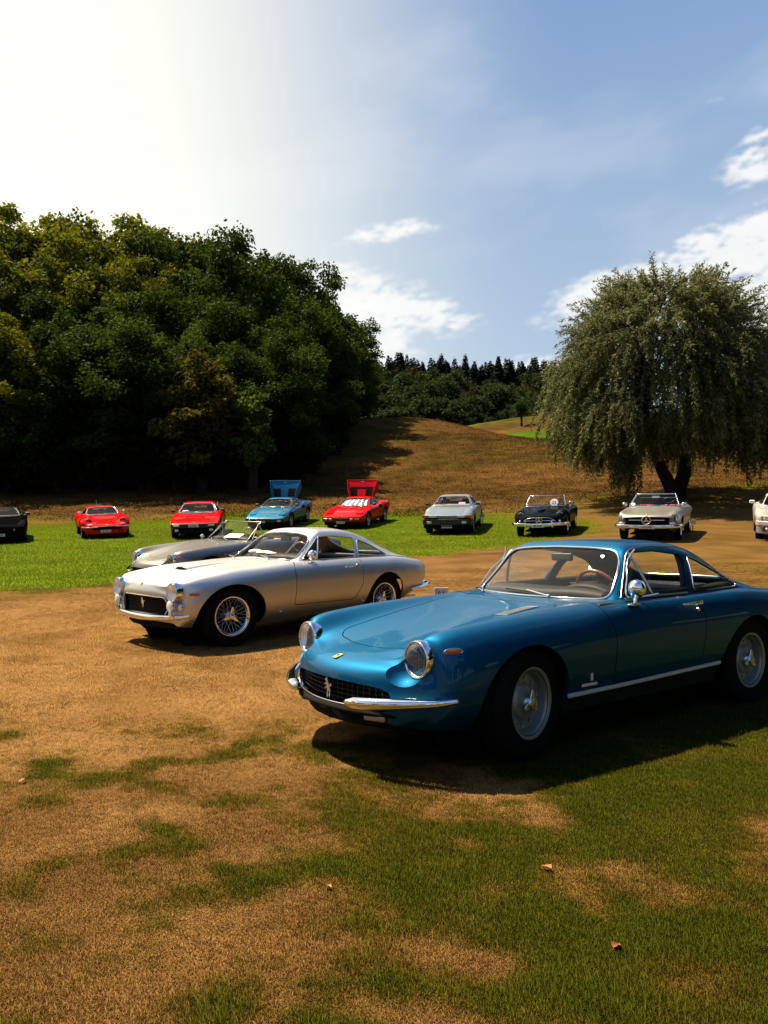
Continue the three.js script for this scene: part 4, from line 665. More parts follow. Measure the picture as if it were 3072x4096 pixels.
  // waist bright strip, sill strip
  for (const s of [-1, 1]) {
    part(car, 'waist_trim', rod([[0.22, 0.856, s * 0.712], [0, 0.86, s * 0.714], [-0.5, 0.862, s * 0.715]], 0.0065, 20), M.satin);
    part(car, 'sill_strip', sweep([[0.875, 0.318, s * 0.788], [0.3, 0.322, s * 0.782], [-0.3, 0.335, s * 0.784], [-0.775, 0.347, s * 0.79]], 0.008, 0.014, 24, 3), M.strip ?? (M.strip = std(0.42, 0.45, 0.5, 0.35, 0.45)));
    part(car, 'sill', box(1.66, 0.1, 0.04, 0.05, 0.262, s * 0.735, 0.012), M.matt);
    const lip1 = []; for (const [ax, rf, rr, a0, a1] of [[1.2, 0.385, 0.325, 0.12, 3.05], [-1.2, 0.40, 0.345, 0.1, 3.05]]) { const pts = []; for (let k = 0; k <= 24; k++) { const a = lerp(a0, a1, k / 24), dx = Math.cos(a), x = ax + dx * (dx > 0 ? rf : rr), y = 0.31 + Math.sin(a) * 0.352; pts.push([x, y, s * (lerp(0.795, 0.828, Math.sin(a)) - (ax > 0 && dx > 0 ? dx * 0.03 : 0))]); } lip1.push(pts); }
    const h = sub(car, 'door_handle'); part(h, 'lever', sweep([[-0.305, 0.795, s * 0.808], [-0.38, 0.798, s * 0.828], [-0.50, 0.80, s * 0.83], [-0.525, 0.80, s * 0.81]], 0.006, (t) => 0.007 + 0.007 * t, 16, 3), M.chrome); part(h, 'lock', new THREE.CylinderGeometry(0.016, 0.016, 0.01, 20).rotateX(Math.PI / 2).translate(-0.475, 0.752, s * 0.815), M.satin);
    { const q = sideAt(c.skin, 1.742, 0.665, s), rp = sub(car, 'side_repeater'), a = Math.atan2(q.n[0], q.n[2] * s) * s; part(rp, 'lens', ball(0.028, 0, 0, 0, 1.8, 0.56, 0.3), M.amber); part(rp, 'surround', new THREE.TorusGeometry(0.03, 0.0026, 8, 28).scale(1.72, 0.6, 1), M.chrome); rp.position.set(1.742, 0.665, q.z); rp.rotation.y = a; }
    if (s < 0) { const v = sub(car, 'louvre_vent'), h = topAt(c.skin, 0.84, s * 0.345), h2 = topAt(c.skin, 0.76, s * 0.345), tilt = Math.atan2(h2.y - h.y, -0.1), sl = -Math.asin(h.n[0] / Math.hypot(h.n[0], h.n[1]));
      part(v, 'slats', merge(Array.from({ length: 12 }, (_, k) => box(0.013, 0.003, 0.095, -0.13 + k * 0.0235, 0.004, 0, 0.001, 0, 0.45)).concat([-0.052, 0.052].map((z) => box(0.285, 0.005, 0.006, 0, 0.003, z, 0.002)), [-0.142, 0.142].map((x) => box(0.006, 0.005, 0.11, x, 0.003, 0, 0.002)))), M.satin); part(v, 'opening', box(0.28, 0.002, 0.1, 0, 0.0012, 0, 0.0008), M.matt);
      v.position.set(0.84, h.y, s * 0.345); v.rotation.set(s * Math.asin(Math.abs(h.n[2])) * Math.sign(h.n[2] * s), 0, sl, 'YZX'); }
  }
  mirrorPod(car, 0.17, 0.925, -0.775, -1);
  // front: lamps, mouth, bumpers, under-lamps
  for (const s of [-1, 1]) headlamp(car, [1.868, 0.613, s * 0.587], 0.098, 0.065, 0, 0.03);
  const mouth = [[0, .466], [.12, .464], [.24, .459], [.36, .449], [.44, .43], [.485, .405], [.48, .375], [.42, .348], [.3, .338], [.15, .334], [0, .333]];
  const mx = (z) => 2.10 - 0.17 * (z / 0.6) ** 2;
  { const g = [], top = pchip([0, .12, .24, .36, .44, .485], [.466, .464, .459, .449, .43, .405]), bot = pchip([0, .15, .3, .42, .48, .49], [.333, .334, .338, .348, .375, .40]);
    for (let k = -11; k <= 11; k++) { const z = k * 0.042, az = Math.abs(z); if (az < 0.48) g.push(box(0.03, top(az) - bot(az), 0.0035, mx(z) - 0.05, (top(az) + bot(az)) / 2, z, 0.001)); }
    for (const y of [.355, .381, .407, .433]) { const pts = []; let zm = 0.47; while (zm > 0.02 && (top(zm) < y || bot(zm) > y)) zm -= 0.01; for (let k = -10; k <= 10; k++) { const z = zm * k / 10; pts.push([mx(z) - 0.05, y, z]); } g.push(sweep(pts, 0.015, 0.0018, 24, 4)); }
    const gr = part(car, 'grille', merge(g), std(0.05, 0.05, 0.055, 0.35, 0.9)); gr.userData = { label: 'dark egg-crate grille' };
    part(car, 'radiator_shroud', plate(mirrorZ(mouth.map(([z, y]) => [z * 1.02, y])), 0.01, 1.93), M.matt);
    part(car, 'grille_horse', horse(0.115, mx(0) - 0.025, 0.398, 0.0), M.badge);
    part(car, 'front_valance', sweep([[1.90, .30, -.55], [2.0, .305, -.42], [2.075, .31, -.25], [2.105, .312, 0], [2.075, .31, .25], [2.0, .305, .42], [1.90, .30, .55]], 0.03, (t) => 0.017, 60, 2.2), M.matt);  // body-blue valance coloured black, putting the shade under the nose into it
    part(car, 'chin', slab([[0, 2.07], [.2, 2.045], [.38, 1.98], [.52, 1.86], [.6, 1.7], [0, 1.7]], 0.215, 0.30, 0.02), M.matt);
    part(car, 'mouth_trim', rod([...mouth.slice(6).reverse().map(([z, y]) => [mx(z) + 0.004, y, -z]).reverse(), ...mouth.slice(6).reverse().slice(1).map(([z, y]) => [mx(z) + 0.004, y, z])], 0.004, 60), M.satin);
  }
  for (const s of [-1, 1]) {
    part(car, 'bumper', sweep([[2.125, .365, s * .275], [2.11, .37, s * .35], [2.065, .377, s * .45], [2.0, .385, s * .56], [1.935, .392, s * .65], [1.86, .40, s * .735], [1.755, .41, s * .795]], (t) => 0.04 * Math.min(1, 0.55 + 3 * t) * (1 - 0.55 * t * t), (t) => 0.036 * Math.min(1, 0.6 + 4 * t) * (1 - 0.62 * Math.pow(t, 1.6)), 60, 2.3), M.chrome);
    const u = sub(car, 'under_lamp'); part(u, 'lens', box(0.03, 0.036, 0.14, 2.02, 0.285, s * 0.40, 0.012, s * -0.38), M.steel); part(u, 'housing', box(0.05, 0.044, 0.155, 2.003, 0.285, s * 0.396, 0.014, s * -0.38), M.black);
    const rl = sub(car, 'tail_light'); part(rl, 'lens', ball(0.045, -2.24, 0.6, s * 0.42, 0.5, 1, 1), M.redlens); part(rl, 'ring', new THREE.TorusGeometry(0.046, 0.006, 8, 24).rotateY(Math.PI / 2).translate(-2.235, 0.6, s * 0.42), M.chrome);
    part(car, 'rear_bumper', sweep([[-2.27, .42, s * .3], [-2.22, .42, s * .5], [-2.1, .42, s * .68], [-1.8, .42, s * .8]], 0.03, 0.035, 30), M.chrome);
  }
  { const b = sub(car, 'nose_badge'); part(b, 'plaque', box(0.054, 0.004, 0.038, 2.003, 0.578, 0, 0.002, 0, -0.28), M.yellow); part(b, 'emblem', horse(0.026, 0, 0, 0, 0.0012).rotateZ(Math.PI / 2).rotateZ(-0.28).translate(2.004, 0.5812, 0), M.black); part(b, 'frame', box(0.06, 0.003, 0.044, 2.003, 0.577, 0, 0.0015, 0, -0.28), M.chrome); }
  for (const s of [-1, 1]) { part(car, 'fender_badge', merge([box(0.022, 0.05, 0.006, 0.672, 0.415, s * 0.806, 0.003), ball(0.011, 0.672, 0.447, s * 0.806, 1, 0.9, 0.4)]), M.badge); part(car, 'fender_script', box(0.145, 0.018, 0.004, 0.68, 0.366, s * 0.794, 0.002, 0, 0.0), M.badge); }
  wheels(car, 'disc', 0.325, 0.205, 0.195, 1.40, 2.4, 0.18);
  // cabin
  part(car, 'dashboard', sweep([[0.1, 0.845, -0.55], [0.13, 0.86, -0.36], [0.15, 0.85, 0], [0.13, 0.85, 0.36], [0.1, 0.845, 0.55]], 0.15, 0.055, 30, 2.6), M.leather);
  part(car, 'instrument_hood', sweep([[0.10, 0.875, -0.55], [0.11, 0.905, -0.46], [0.115, 0.915, -0.36], [0.11, 0.905, -0.25], [0.10, 0.875, -0.16]], 0.09, 0.03, 24), M.leather);
  steeringWheel(car, 0.02, 0.865, -0.36, 0.185, M.wood);
  for (const s of [-1, 1]) seat(car, -0.42, 0.42, s * 0.34, M.leather, 0.42);
  for (const s of [-1, 1]) { part(car, 'door_card', box(1.15, 0.42, 0.04, -0.1, 0.63, s * 0.70, 0.015), M.leather); part(car, 'door_top_roll', sweep([[0.08, 0.866, s * 0.66], [-0.2, 0.868, s * 0.668], [-0.62, 0.872, s * 0.665]], 0.035, 0.03, 20), M.leather); part(car, 'rear_side_pad', sweep([[-0.62, 0.872, s * 0.66], [-0.9, 0.878, s * 0.65], [-1.2, 0.884, s * 0.60]], 0.05, 0.03, 16), M.leather); }
  for (const s of [-1, 1]) part(car, 'pillar_trim', sweep([[-0.572, 0.86, s * 0.655], [-0.64, 1.02, s * 0.59], [-0.71, 1.15, s * 0.495]], 0.05, 0.006, 10, 4, [0, 0.4, s]), M.headlining);
  part(car, 'rear_shelf', box(0.75, 0.03, 1.24, -1.15, 0.845, 0, 0.01), M.leather);
  part(car, 'rear_bulkhead', box(0.04, 0.5, 1.28, -0.82, 0.6, 0, 0.01), M.leather);
  part(car, 'cabin_floor', box(1.5, 0.03, 1.3, -0.15, 0.26, 0, 0.01), M.matt);
  part(car, 'firewall', box(0.04, 0.55, 1.3, 0.42, 0.52, 0, 0.01), M.matt);
  part(car, 'rear_view_mirror', merge([box(0.03, 0.06, 0.2, 0.0, 1.115, 0.0, 0.015), bar([0.0, 1.14, 0], [-0.02, 1.19, 0], 0.008)]), M.black);
  wiper(car, [0.40, 0.858, -0.22], [0.365, 0.885, 0.02], [0.345, 0.885, 0.25], [0.375, 0.873, -0.08]);
  wiper(car, [0.42, 0.858, 0.42], [0.39, 0.87, 0.5], [0.3, 0.862, 0.59], [0.40, 0.868, 0.44]);
}

// ---------------------------------------------------------------- the silver fastback
const ROWS_SILVER = [
  [1.885, 0.10, .47, .33, .485, .375, .49, .44, .485, .50, .465, .535, .42, .553, .34, .56, .24, .563, .12, .565, 0, .566],
  [1.893, 0.10, .50, .31, .52, .365, .525, .44, .518, .51, .495, .553, .44, .573, .36, .582, .26, .587, .13, .591, 0, .593],
  [1.875, 0.10, .56, .28, .60, .355, .615, .45, .605, .535, .57, .595, .51, .622, .42, .636, .31, .648, .15, .658, 0, .662],
  [1.845, 0.06, .60, .26, .675, .345, .705, .46, .71, .56, .695, .645, .655, .70, .59, .712, .45, .688, .22, .702, 0, .707],
  [1.78, 0.05, .64, .25, .73, .335, .768, .46, .772, .57, .757, .66, .705, .735, .61, .75, .46, .717, .24, .732, 0, .738],
  [1.50, 0.03, .69, .22, .785, .32, .832, .46, .838, .58, .82, .68, .75, .775, .63, .803, .47, .776, .25, .792, 0, .797],
  [1.20, 0, .71, .20, .80, .30, .852, .45, .862, .59, .845, .70, .768, .803, .64, .838, .48, .815, .26, .83, 0, .836],
  [0.80, 0, .70, .20, .79, .30, .845, .45, .86, .60, .845, .71, .78, .815, .66, .857, .50, .85, .27, .864, 0, .869],
  [0.40, 0, .70, .21, .785, .31, .84, .46, .855, .62, .845, .72, .79, .828, .70, .873, .54, .885, .28, .895, 0, .90],
  [0.00, 0, .70, .22, .785, .32, .84, .46, .855, .62, .845, .725, .795, .832, .715, .88, .54, .895, .28, .9, 0, .9],
  [-0.60, 0, .70, .22, .785, .32, .84, .46, .857, .63, .847, .73, .797, .836, .715, .887, .54, .9, .28, .9, 0, .9],
  [-1.10, 0, .70, .23, .79, .33, .85, .47, .868, .64, .855, .74, .79, .845, .69, .892, .54, .9, .28, .9, 0, .9],
  [-1.40, 0, .69, .26, .785, .36, .85, .49, .868, .65, .85, .75, .78, .85, .67, .888, .50, .895, .28, .9, 0, .9],
  [-1.75, 0, .68, .33, .775, .41, .835, .53, .845, .66, .825, .75, .75, .83, .63, .858, .48, .866, .26, .87, 0, .872],
  [-2.00, 0, .66, .40, .735, .46, .785, .56, .797, .66, .782, .735, .712, .80, .60, .818, .45, .824, .24, .827, 0, .828],
  [-2.20, -0.08, .60, .44, .68, .49, .725, .58, .732, .66, .717, .72, .655, .768, .56, .782, .42, .786, .22, .79, 0, .79],
  [-2.26, -0.08, .50, .49, .58, .53, .62, .59, .63, .655, .615, .70, .56, .735, .47, .74, .36, .745, .18, .75, 0, .75]];
const GH_SILVER = [
  [0.345, 0.115, .70, .83, .69, .865, .675, .873, .645, .88, .575, .888, .30, .905, 0, .91],
  [0.08, 0.10, .71, .84, .70, .873, .662, .95, .585, 1.035, .535, 1.056, .28, 1.078, 0, 1.082],
  [-0.18, 0.045, .715, .84, .705, .877, .637, 1.02, .533, 1.172, .478, 1.203, .25, 1.232, 0, 1.238],
  [-0.32, 0.02, .715, .84, .705, .88, .632, 1.02, .53, 1.195, .472, 1.24, .25, 1.27, 0, 1.277],
  [-0.65, 0, .715, .84, .705, .885, .63, 1.02, .525, 1.19, .462, 1.238, .24, 1.272, 0, 1.28],
  [-0.95, 0, .715, .84, .70, .888, .625, 1.0, .515, 1.14, .45, 1.195, .23, 1.235, 0, 1.245],
  [-1.20, 0, .71, .84, .695, .89, .62, .975, .51, 1.06, .43, 1.122, .22, 1.168, 0, 1.18],
  [-1.50, 0, .69, .84, .68, .885, .605, .915, .515, .95, .42, 1.0, .21, 1.042, 0, 1.052],
  [-1.80, 0, .66, .82, .635, .862, .58, .872, .50, .88, .41, .892, .2, .908, 0, .914],
  [-1.98, 0, .6, .78, .58, .81, .54, .82, .47, .822, .38, .825, .19, .83, 0, .832]];
const silverPaint = flake(0.50, 0.51, 0.525, 1, 0.48, 0.6);
{
  const car = thing('silver_coupe', 'silver classic fastback coupe with wire wheels, parked left of the blue coupe', 'car', null);
  place(car, -1.39158, -0.0212, -9.87863, 3.946268, 0.0, 0.004);
  const c = coach(car, {
    rows: ROWS_SILVER, gh: GH_SILVER, paint: silverPaint, nu: 220, seg: 9, holeY: 0.83, ghBelt: 0.87, lining: M.tan,
    arches: [[1.2, 0.31, 0.45, 0.43, 0.375], [-1.2, 0.32, 0.36, 0.34, 0.372]],
    hood: mirrorZ([[0, 1.80], [0.28, 1.79], [0.36, 1.72], [0.40, 1.3], [0.47, 0.8], [0.50, 0.52], [0.42, 0.45], [0, 0.47]]),
    hole: mirrorZ([[0, 0.25], [0.40, 0.2], [0.62, 0.1], [0.66, -0.05], [0.66, -1.1], [0.60, -1.45], [0.5, -1.65], [0, -1.72]]),
    doors: [[[0.345, 0.83, 0.1], [0.352, 0.6], [0.36, 0.385, 0.03], [-0.61, 0.378], [-0.735, 0.55], [-0.77, 0.9], [0.1, 0.92], [0.25, 0.9]]],
    ws: mirrorZ([[0, 0.918], [0.40, 0.9], [0.628, 0.893, 0.06], [0.52, 1.17, 0.1], [0.3, 1.212], [0, 1.225]]), wsX: -0.25, wsTrim: 0.009,
    rw: mirrorZ([[0, 0.93], [0.44, 0.925], [0.415, 1.10], [0.30, 1.185], [0, 1.2]]), rwX: -1.0,
    side: [[[[0.125, 0.893], [-0.235, 1.17, 0.05], [-0.5, 1.178], [-0.865, 1.142], [-0.745, 0.897]], false, 'door_window'], [[[-0.925, 1.125], [-1.15, 1.055, 0.08], [-1.36, 0.922], [-1.35, 0.902], [-0.80, 0.898]], true, 'quarter_window']],
    trimMat: M.chrome, gap: 0.0045, sideTrim: 0.006, floorY: 0.2, rwGlass: M.glass, sideGlass: M.tint });
  for (const s of [-1, 1]) {
    part(car, 'division_bar', sweep([[-0.10, 0.893, s * 0.695], [-0.17, 1.03, s * 0.63], [-0.245, 1.165, s * 0.545]], 0.009, 0.008, 10, 4), M.satin);
    const vp = new THREE.BufferGeometry(); vp.setAttribute('position', new THREE.Float32BufferAttribute([0.12, 0.893, s * 0.69, -0.10, 0.893, s * 0.69, -0.235, 1.165, s * 0.54], 3)); vp.computeVertexNormals(); part(car, 'quarter_light', vp, M.tint);
    headlamp(car, [1.842, 0.622, s * 0.595], 0.096, 0.13, 0, 0.02);
    const fl = sub(car, 'fog_lamp'); part(fl, 'housing', aimX(turned([[0.03, -0.08], [0.06, -0.05], [0.072, -0.01], [0.068, 0.004]], 28)), M.chrome); part(fl, 'lens', aimX(turned([[0, 0.016], [0.03, 0.014], [0.055, 0.008], [0.066, 0]], 28)), M.lampwhite); fl.position.set(1.855, 0.472, s * 0.575);
    const il = sub(car, 'indicator_lamp'); part(il, 'housing', aimX(turned([[0.02, -0.06], [0.036, -0.03], [0.04, 0]], 20)), M.chrome); part(il, 'lens', aimX(turned([[0, 0.02], [0.02, 0.017], [0.036, 0]], 20)), M.lampwhite); il.position.set(1.80, 0.463, s * 0.69);
    part(car, 'bumper_overrider', sweep([[1.83, 0.33, s * 0.60], [1.86, 0.40, s * 0.60], [1.85, 0.46, s * 0.59]], 0.022, 0.02, 12), M.chrome);
    { const q = sideAt(c.skin, 1.683, 0.60, s), rp = sub(car, 'side_repeater'); part(rp, 'lens', box(0.11, 0.032, 0.018, 0, 0, 0, 0.008), M.amber); rp.position.set(1.683, 0.60, q.z); rp.rotation.y = Math.atan2(q.n[0], q.n[2] * s) * s; }
    const h = sub(car, 'door_handle'); part(h, 'lever', sweep([[-0.47, 0.795, s * 0.832], [-0.55, 0.803, s * 0.845], [-0.62, 0.806, s * 0.846]], 0.006, 0.008, 12, 3), M.chrome); part(h, 'lock', new THREE.CylinderGeometry(0.02, 0.02, 0.02, 20).rotateX(Math.PI / 2).translate(-0.66, 0.803, s * 0.832), M.satin);
    part(car, 'jacking_point', merge([ball(0.016, 0.55, 0.32, s * 0.80), ball(0.016, -0.78, 0.34, s * 0.805)]), M.satin);
    part(car, 'rear_bumper', sweep([[-2.33, .455, s * .34], [-2.31, .46, s * .52], [-2.21, .455, s * .68], [-1.97, .442, s * .78], [-1.66, .43, s * .85]], (t) => 0.04 * (1 - 0.55 * t * t), (t) => 0.045 * (1 - 0.6 * t * t), 40, 2.3), M.chrome);
    const rl = sub(car, 'tail_light'); part(rl, 'lens', ball(0.05, -2.2, 0.62, s * 0.5, 0.5, 1, 1), M.redlens);
    seat(car, -0.55, 0.42, s * 0.34, M.leather, 0.40); part(car, 'door_card', box(1.15, 0.42, 0.04, -0.3, 0.64, s * 0.72, 0.015), M.leather);
    part(car, 'exhaust', rod([[-1.6, 0.27, s * 0.35], [-2.28, 0.27, s * 0.35]], 0.022, 6), M.satin);
  }
  mirrorPod(car, 0.02, 0.955, -0.745, -1);
  { // mouth with fine mesh, bars and horse; wide bumper
    const g = [], bars = []; const mx = (z) => 1.885 - 0.10 * (z / 0.6) ** 2;
    for (let k = -13; k <= 13; k++) { const z = k * 0.0335; g.push(box(0.025, 0.19, 0.003, mx(z) - 0.06, 0.465, z, 0.001)); }
    for (let k = 0; k < 8; k++) { const y = 0.378 + k * 0.025, pts = []; for (let q = -8; q <= 8; q++) pts.push([mx(q * 0.055) - 0.06, y, q * 0.055]); g.push(sweep(pts, 0.012, 0.0016, 20, 4)); }
    part(car, 'grille', merge(g), std(0.06, 0.055, 0.05, 0.35, 0.9));
    part(car, 'radiator_shroud', plate(mirrorZ([[0, 0.57], [0.46, 0.55], [0.48, 0.36], [0, 0.34]]), 0.01, 1.76), M.matt);
    part(car, 'mouth_trim', rod([[mx(.44), .37, -.44], [mx(.475), .42, -.475], [mx(.475), .49, -.475], [mx(.44), .54, -.44], [mx(.3), .556, -.3], [mx(0), .562, 0], [mx(.3), .556, .3], [mx(.44), .54, .44], [mx(.475), .49, .475], [mx(.475), .42, .475], [mx(.44), .37, .44]].map(([x, y, z]) => [x + 0.004, y, z]), 0.0055, 70), M.chrome);
    part(car, 'grille_horse', horse(0.115, mx(0) - 0.035, 0.475, 0), M.chrome);
    part(car, 'front_valance', sweep([[1.70, .31, -.62], [1.76, .315, -.48], [1.81, .325, -.25], [1.83, .33, 0], [1.81, .325, .25], [1.76, .315, .48], [1.70, .31, .62]], 0.03, 0.04, 50, 2.2), silverPaint);
    part(car, 'bumper', sweep([[1.70, .375, -.735], [1.775, .362, -.66], [1.845, .347, -.5], [1.885, .335, -.25], [1.897, .332, 0], [1.885, .335, .25], [1.845, .347, .5], [1.775, .362, .66], [1.70, .375, .735]], 0.028, (t) => 0.036 * (0.55 + 0.45 * Math.sin(Math.PI * clamp(t * 1.0))), 80, 2.3), M.chrome);
    part(car, 'chin', slab([[0, 1.84], [.3, 1.81], [.55, 1.72], [.6, 1.6], [0, 1.6]], 0.215, 0.31, 0.02), M.matt);
    const b = sub(car, 'nose_badge'), q = topAt(c.skin, 1.855, 0); part(b, 'plaque', box(0.05, 0.004, 0.036, 1.855, q.y + 0.002, 0, 0.002, 0, -0.5), M.yellow); part(b, 'emblem', horse(0.034, 0, 0, 0, 0.002).rotateZ(Math.PI / 2).rotateZ(-0.5).translate(1.856, q.y + 0.005, 0), M.black);
    // air scoop on the hood: long tapering blister open at the front
    const sc = sub(car, 'hood_scoop'), rows = []; for (let k = 0; k <= 20; k++) { const t = k / 20, x = lerp(1.385, 0.55, t), y = topAt(c.skin, x, 0).y, w = 0.125 * (1 - 0.45 * t), hgt = 0.036 * Math.pow(1 - t, 0.8); rows.push([x, y, w, hgt]); }
    const p = [], I = []; rows.forEach(([x, y, w, hg], i) => { for (let k = 0; k <= 14; k++) { const u = k / 14 * 2 - 1, e = Math.pow(1 - Math.pow(Math.abs(u), 3.2), 0.8); p.push(x + (i ? 0 : -0.02 * u * u), y + hg * e + 0.001 - 0.008 * u * u * (w / 0.12), u * w); if (i && k) { const a = i * 15 + k; I.push(a - 16, a - 1, a - 15, a - 15, a - 1, a); } } });
    const sg = new THREE.BufferGeometry(); sg.setAttribute('position', new THREE.Float32BufferAttribute(p, 3)); sg.setIndex(I); sg.computeVertexNormals(); part(sc, 'cowl', sg, silverPaint);
    part(sc, 'intake', sweep([[1.372, rows[0][1] + 0.012, -0.11], [1.384, rows[0][1] + 0.018, 0], [1.372, rows[0][1] + 0.012, 0.11]], 0.004, (t) => 0.004 + 0.014 * Math.sin(Math.PI * t), 16, 3), M.matt); part(sc, 'edge', rod(Array.from({ length: 9 }, (_, k) => { const u = k / 4 - 1; return [1.385 - 0.02 * u * u, rows[0][1] + 0.036 * Math.pow(1 - Math.pow(Math.abs(u), 3.2), 0.8) + 0.001 - 0.008 * u * u, u * 0.124]; }), 0.004, 24), M.chrome);
  }
  wheels(car, 'wire', 0.335, 0.19, 0.205, 1.41, 2.4, -0.1);
  part(car, 'dashboard', sweep([[-0.1, 0.885, -0.55], [-0.06, 0.9, -0.36], [-0.04, 0.9, 0], [-0.06, 0.9, 0.36], [-0.1, 0.885, 0.55]], 0.16, 0.055, 30, 2.6), M.leather);
  steeringWheel(car, -0.2, 0.93, -0.36, 0.19, M.wood);
  part(car, 'cloth_on_dashboard', merge([ball(0.05, 0.0, 0.965, 0.42, 2.0, 0.6, 1.6), ball(0.06, 0.02, 0.96, 0.2, 1.6, 0.4, 2.2), ball(0.04, 0.05, 0.955, 0.02, 1.4, 0.4, 2.4)]), M.white);
  part(car, 'rear_shelf', box(0.7, 0.03, 1.24, -1.3, 0.87, 0, 0.01), M.leather); part(car, 'quilted_rear_panel', merge(Array.from({ length: 9 }, (_, k) => box(0.34, 0.02, 0.11, -1.2, 0.892, -0.48 + k * 0.12, 0.009))), M.satinhide ?? (M.satinhide = std(0.12, 0.12, 0.12, 0.4)));
  part(car, 'cabin_floor', box(1.6, 0.03, 1.3, -0.35, 0.27, 0, 0.01), M.matt); part(car, 'firewall', box(0.04, 0.55, 1.3, 0.22, 0.55, 0, 0.01), M.matt); part(car, 'rear_bulkhead', box(0.04, 0.55, 1.28, -0.98, 0.6, 0, 0.01), M.leather);
  part(car, 'rear_view_mirror', merge([box(0.03, 0.06, 0.2, -0.18, 1.14, 0.0, 0.015), bar([-0.18, 1.16, 0], [-0.2, 1.22, 0], 0.008)]), M.black);
  wiper(car, [0.335, 0.918, -0.28], [0.28, 0.945, -0.06], [0.24, 0.96, 0.18], [0.29, 0.94, -0.12]);
  wiper(car, [0.36, 0.912, 0.40], [0.32, 0.92, 0.55], [0.15, 0.96, 0.61], [0.33, 0.92, 0.56]);
}

// ---------------------------------------------------------------- the other cars of the meeting
const q2 = { nu: 84, seg: 5, passes: 2, ghPasses: 1 };
function screen(car, bx, by, bz, tx, ty, tz, bow, r, frameMat, name = 'windscreen') {   // curved windscreen in a frame, for open cars
  const p = [], I = [], N = 12, edge = (t, hz, x, y) => Array.from({ length: N + 1 }, (_, k) => { const u = k / N * 2 - 1; return [x - bow * u * u, y, u * hz]; });
  const b = edge(0, bz, bx, by), t = edge(1, tz, tx, ty); b.forEach((q, k) => { p.push(...q, ...t[k]); if (k) I.push(2 * k - 2, 2 * k, 2 * k - 1, 2 * k - 1, 2 * k, 2 * k + 1); });
  const g = new THREE.BufferGeometry(); g.setAttribute('position', new THREE.Float32BufferAttribute(p, 3)); g.setIndex(I); g.computeVertexNormals(); const w = part(car, name, g, M.glass);
  part(w, 'window_frame', merge([rod(b, r * 0.8, 24), rod(t, r, 24), sweep([b[0], t[0]], r, r * 1.4, 8), sweep([b[N], t[N]], r, r * 1.4, 8)]), frameMat);
}
// wedge-shaped bodies of the seventies and eighties from a few heights
function wedge({ xN, yN, W, bow = 0.06, xB, yB, belt, xR, yR, xT, yT, low = 0.3, flare = 0.01 }) {
  const row = (x, b, y, w, lo, un) => [x, b, w - 0.13, un, w - 0.035, lo, w, lerp(lo, y, 0.45), w - 0.018, lerp(lo, y, 0.86), w - 0.1, y - 0.004, w * 0.58, y, w * 0.29, y + 0.003, 0, y + 0.004];
  return [row(xN, bow, yN - 0.012, W - 0.085, yN - 0.12, yN - 0.17), row(xN - 0.025, bow, yN + 0.002, W - 0.07, yN - 0.17, yN - 0.22), row(xN - 0.16, bow, yN + 0.035, W - 0.045, low + 0.06, low - 0.03), row(lerp(xN, xB, 0.45), 0.02, lerp(yN, yB, 0.5) + 0.008, W - 0.005, low, 0.2), row(xR * -1, 0, lerp(yN, yB, 0.8), W + flare, low, 0.19), row(xB, 0, yB, W, low, 0.19), row(0.1, 0, belt, W, low, 0.19), row(-0.6, 0, belt + 0.005, W, low, 0.19), row(xR, 0, yR, W + flare, low + 0.02, 0.2), row(lerp(xR, xT, 0.6), 0, lerp(yR, yT, 0.5), W - 0.01, low + 0.1, 0.28), row(xT + 0.08, -0.03, yT, W - 0.05, low + 0.16, 0.36), row(xT, -0.03, yT - 0.05, W - 0.09, low + 0.2, 0.4)];
}
function cabin(k) { // greenhouse rows from windscreen base, header, roof end and tail
  const { xb, yb, zb, xh, yh, zh, xr, yr, xe, ye, belt, zBelt, bow = 0.07, crown = 0.03, peak = 0.02 } = k;
  const row = (x, b, yRail, zRail, ySide, c) => [x, b, zBelt, belt - 0.05, zBelt - 0.012, belt - 0.005, lerp(zBelt - 0.012, zRail, 0.5), lerp(belt, yRail, 0.5), zRail, yRail, zRail - 0.05, yRail + c * 0.6, zRail * 0.5, yRail + c, 0, yRail + c * 1.1];
  return [[xb, bow, zBelt, yb - 0.06, zBelt - 0.01, yb - 0.012, zb + 0.02, yb - 0.008, zb, yb - 0.004, zb - 0.06, yb, zb * 0.5, yb + 0.004, 0, yb + 0.006], row(lerp(xb, xh, 0.5), bow * 0.7, lerp(yb, yh, 0.5), lerp(zb, zh, 0.5), belt, 0.012), row(xh, bow * 0.4, yh, zh, belt, 0.016), row(xh - 0.1, 0.01, yh + 0.008, zh, belt, crown), row(lerp(xh, xr, 0.5), 0, yh + peak * 0.4, zh, belt, crown + peak * 0.6), row(xr, 0, yr, zh - 0.01, belt, crown), row(lerp(xr, xe, 0.5), 0, lerp(yr, ye, 0.5), zh + 0.0, belt, 0.02), row(xe, 0, ye, zh + 0.02, belt, 0.01), [xe - 0.12, 0, zBelt - 0.05, belt - 0.08, zBelt - 0.06, belt - 0.05, zh + 0.08, belt - 0.045, zh + 0.02, belt - 0.04, zh - 0.04, belt - 0.04, zh * 0.5, belt - 0.04, 0, belt - 0.04]];
}
function podMirror(car, x, y, z, mat, s) { const g = sub(car, 'door_mirror'); part(g, 'housing', box(0.09, 0.095, 0.15, x, y, s * (z + 0.09), 0.03), mat); part(g, 'arm', bar([x + 0.04, y - 0.05, s * (z - 0.05)], [x, y - 0.01, s * (z + 0.06)], 0.016), mat); }
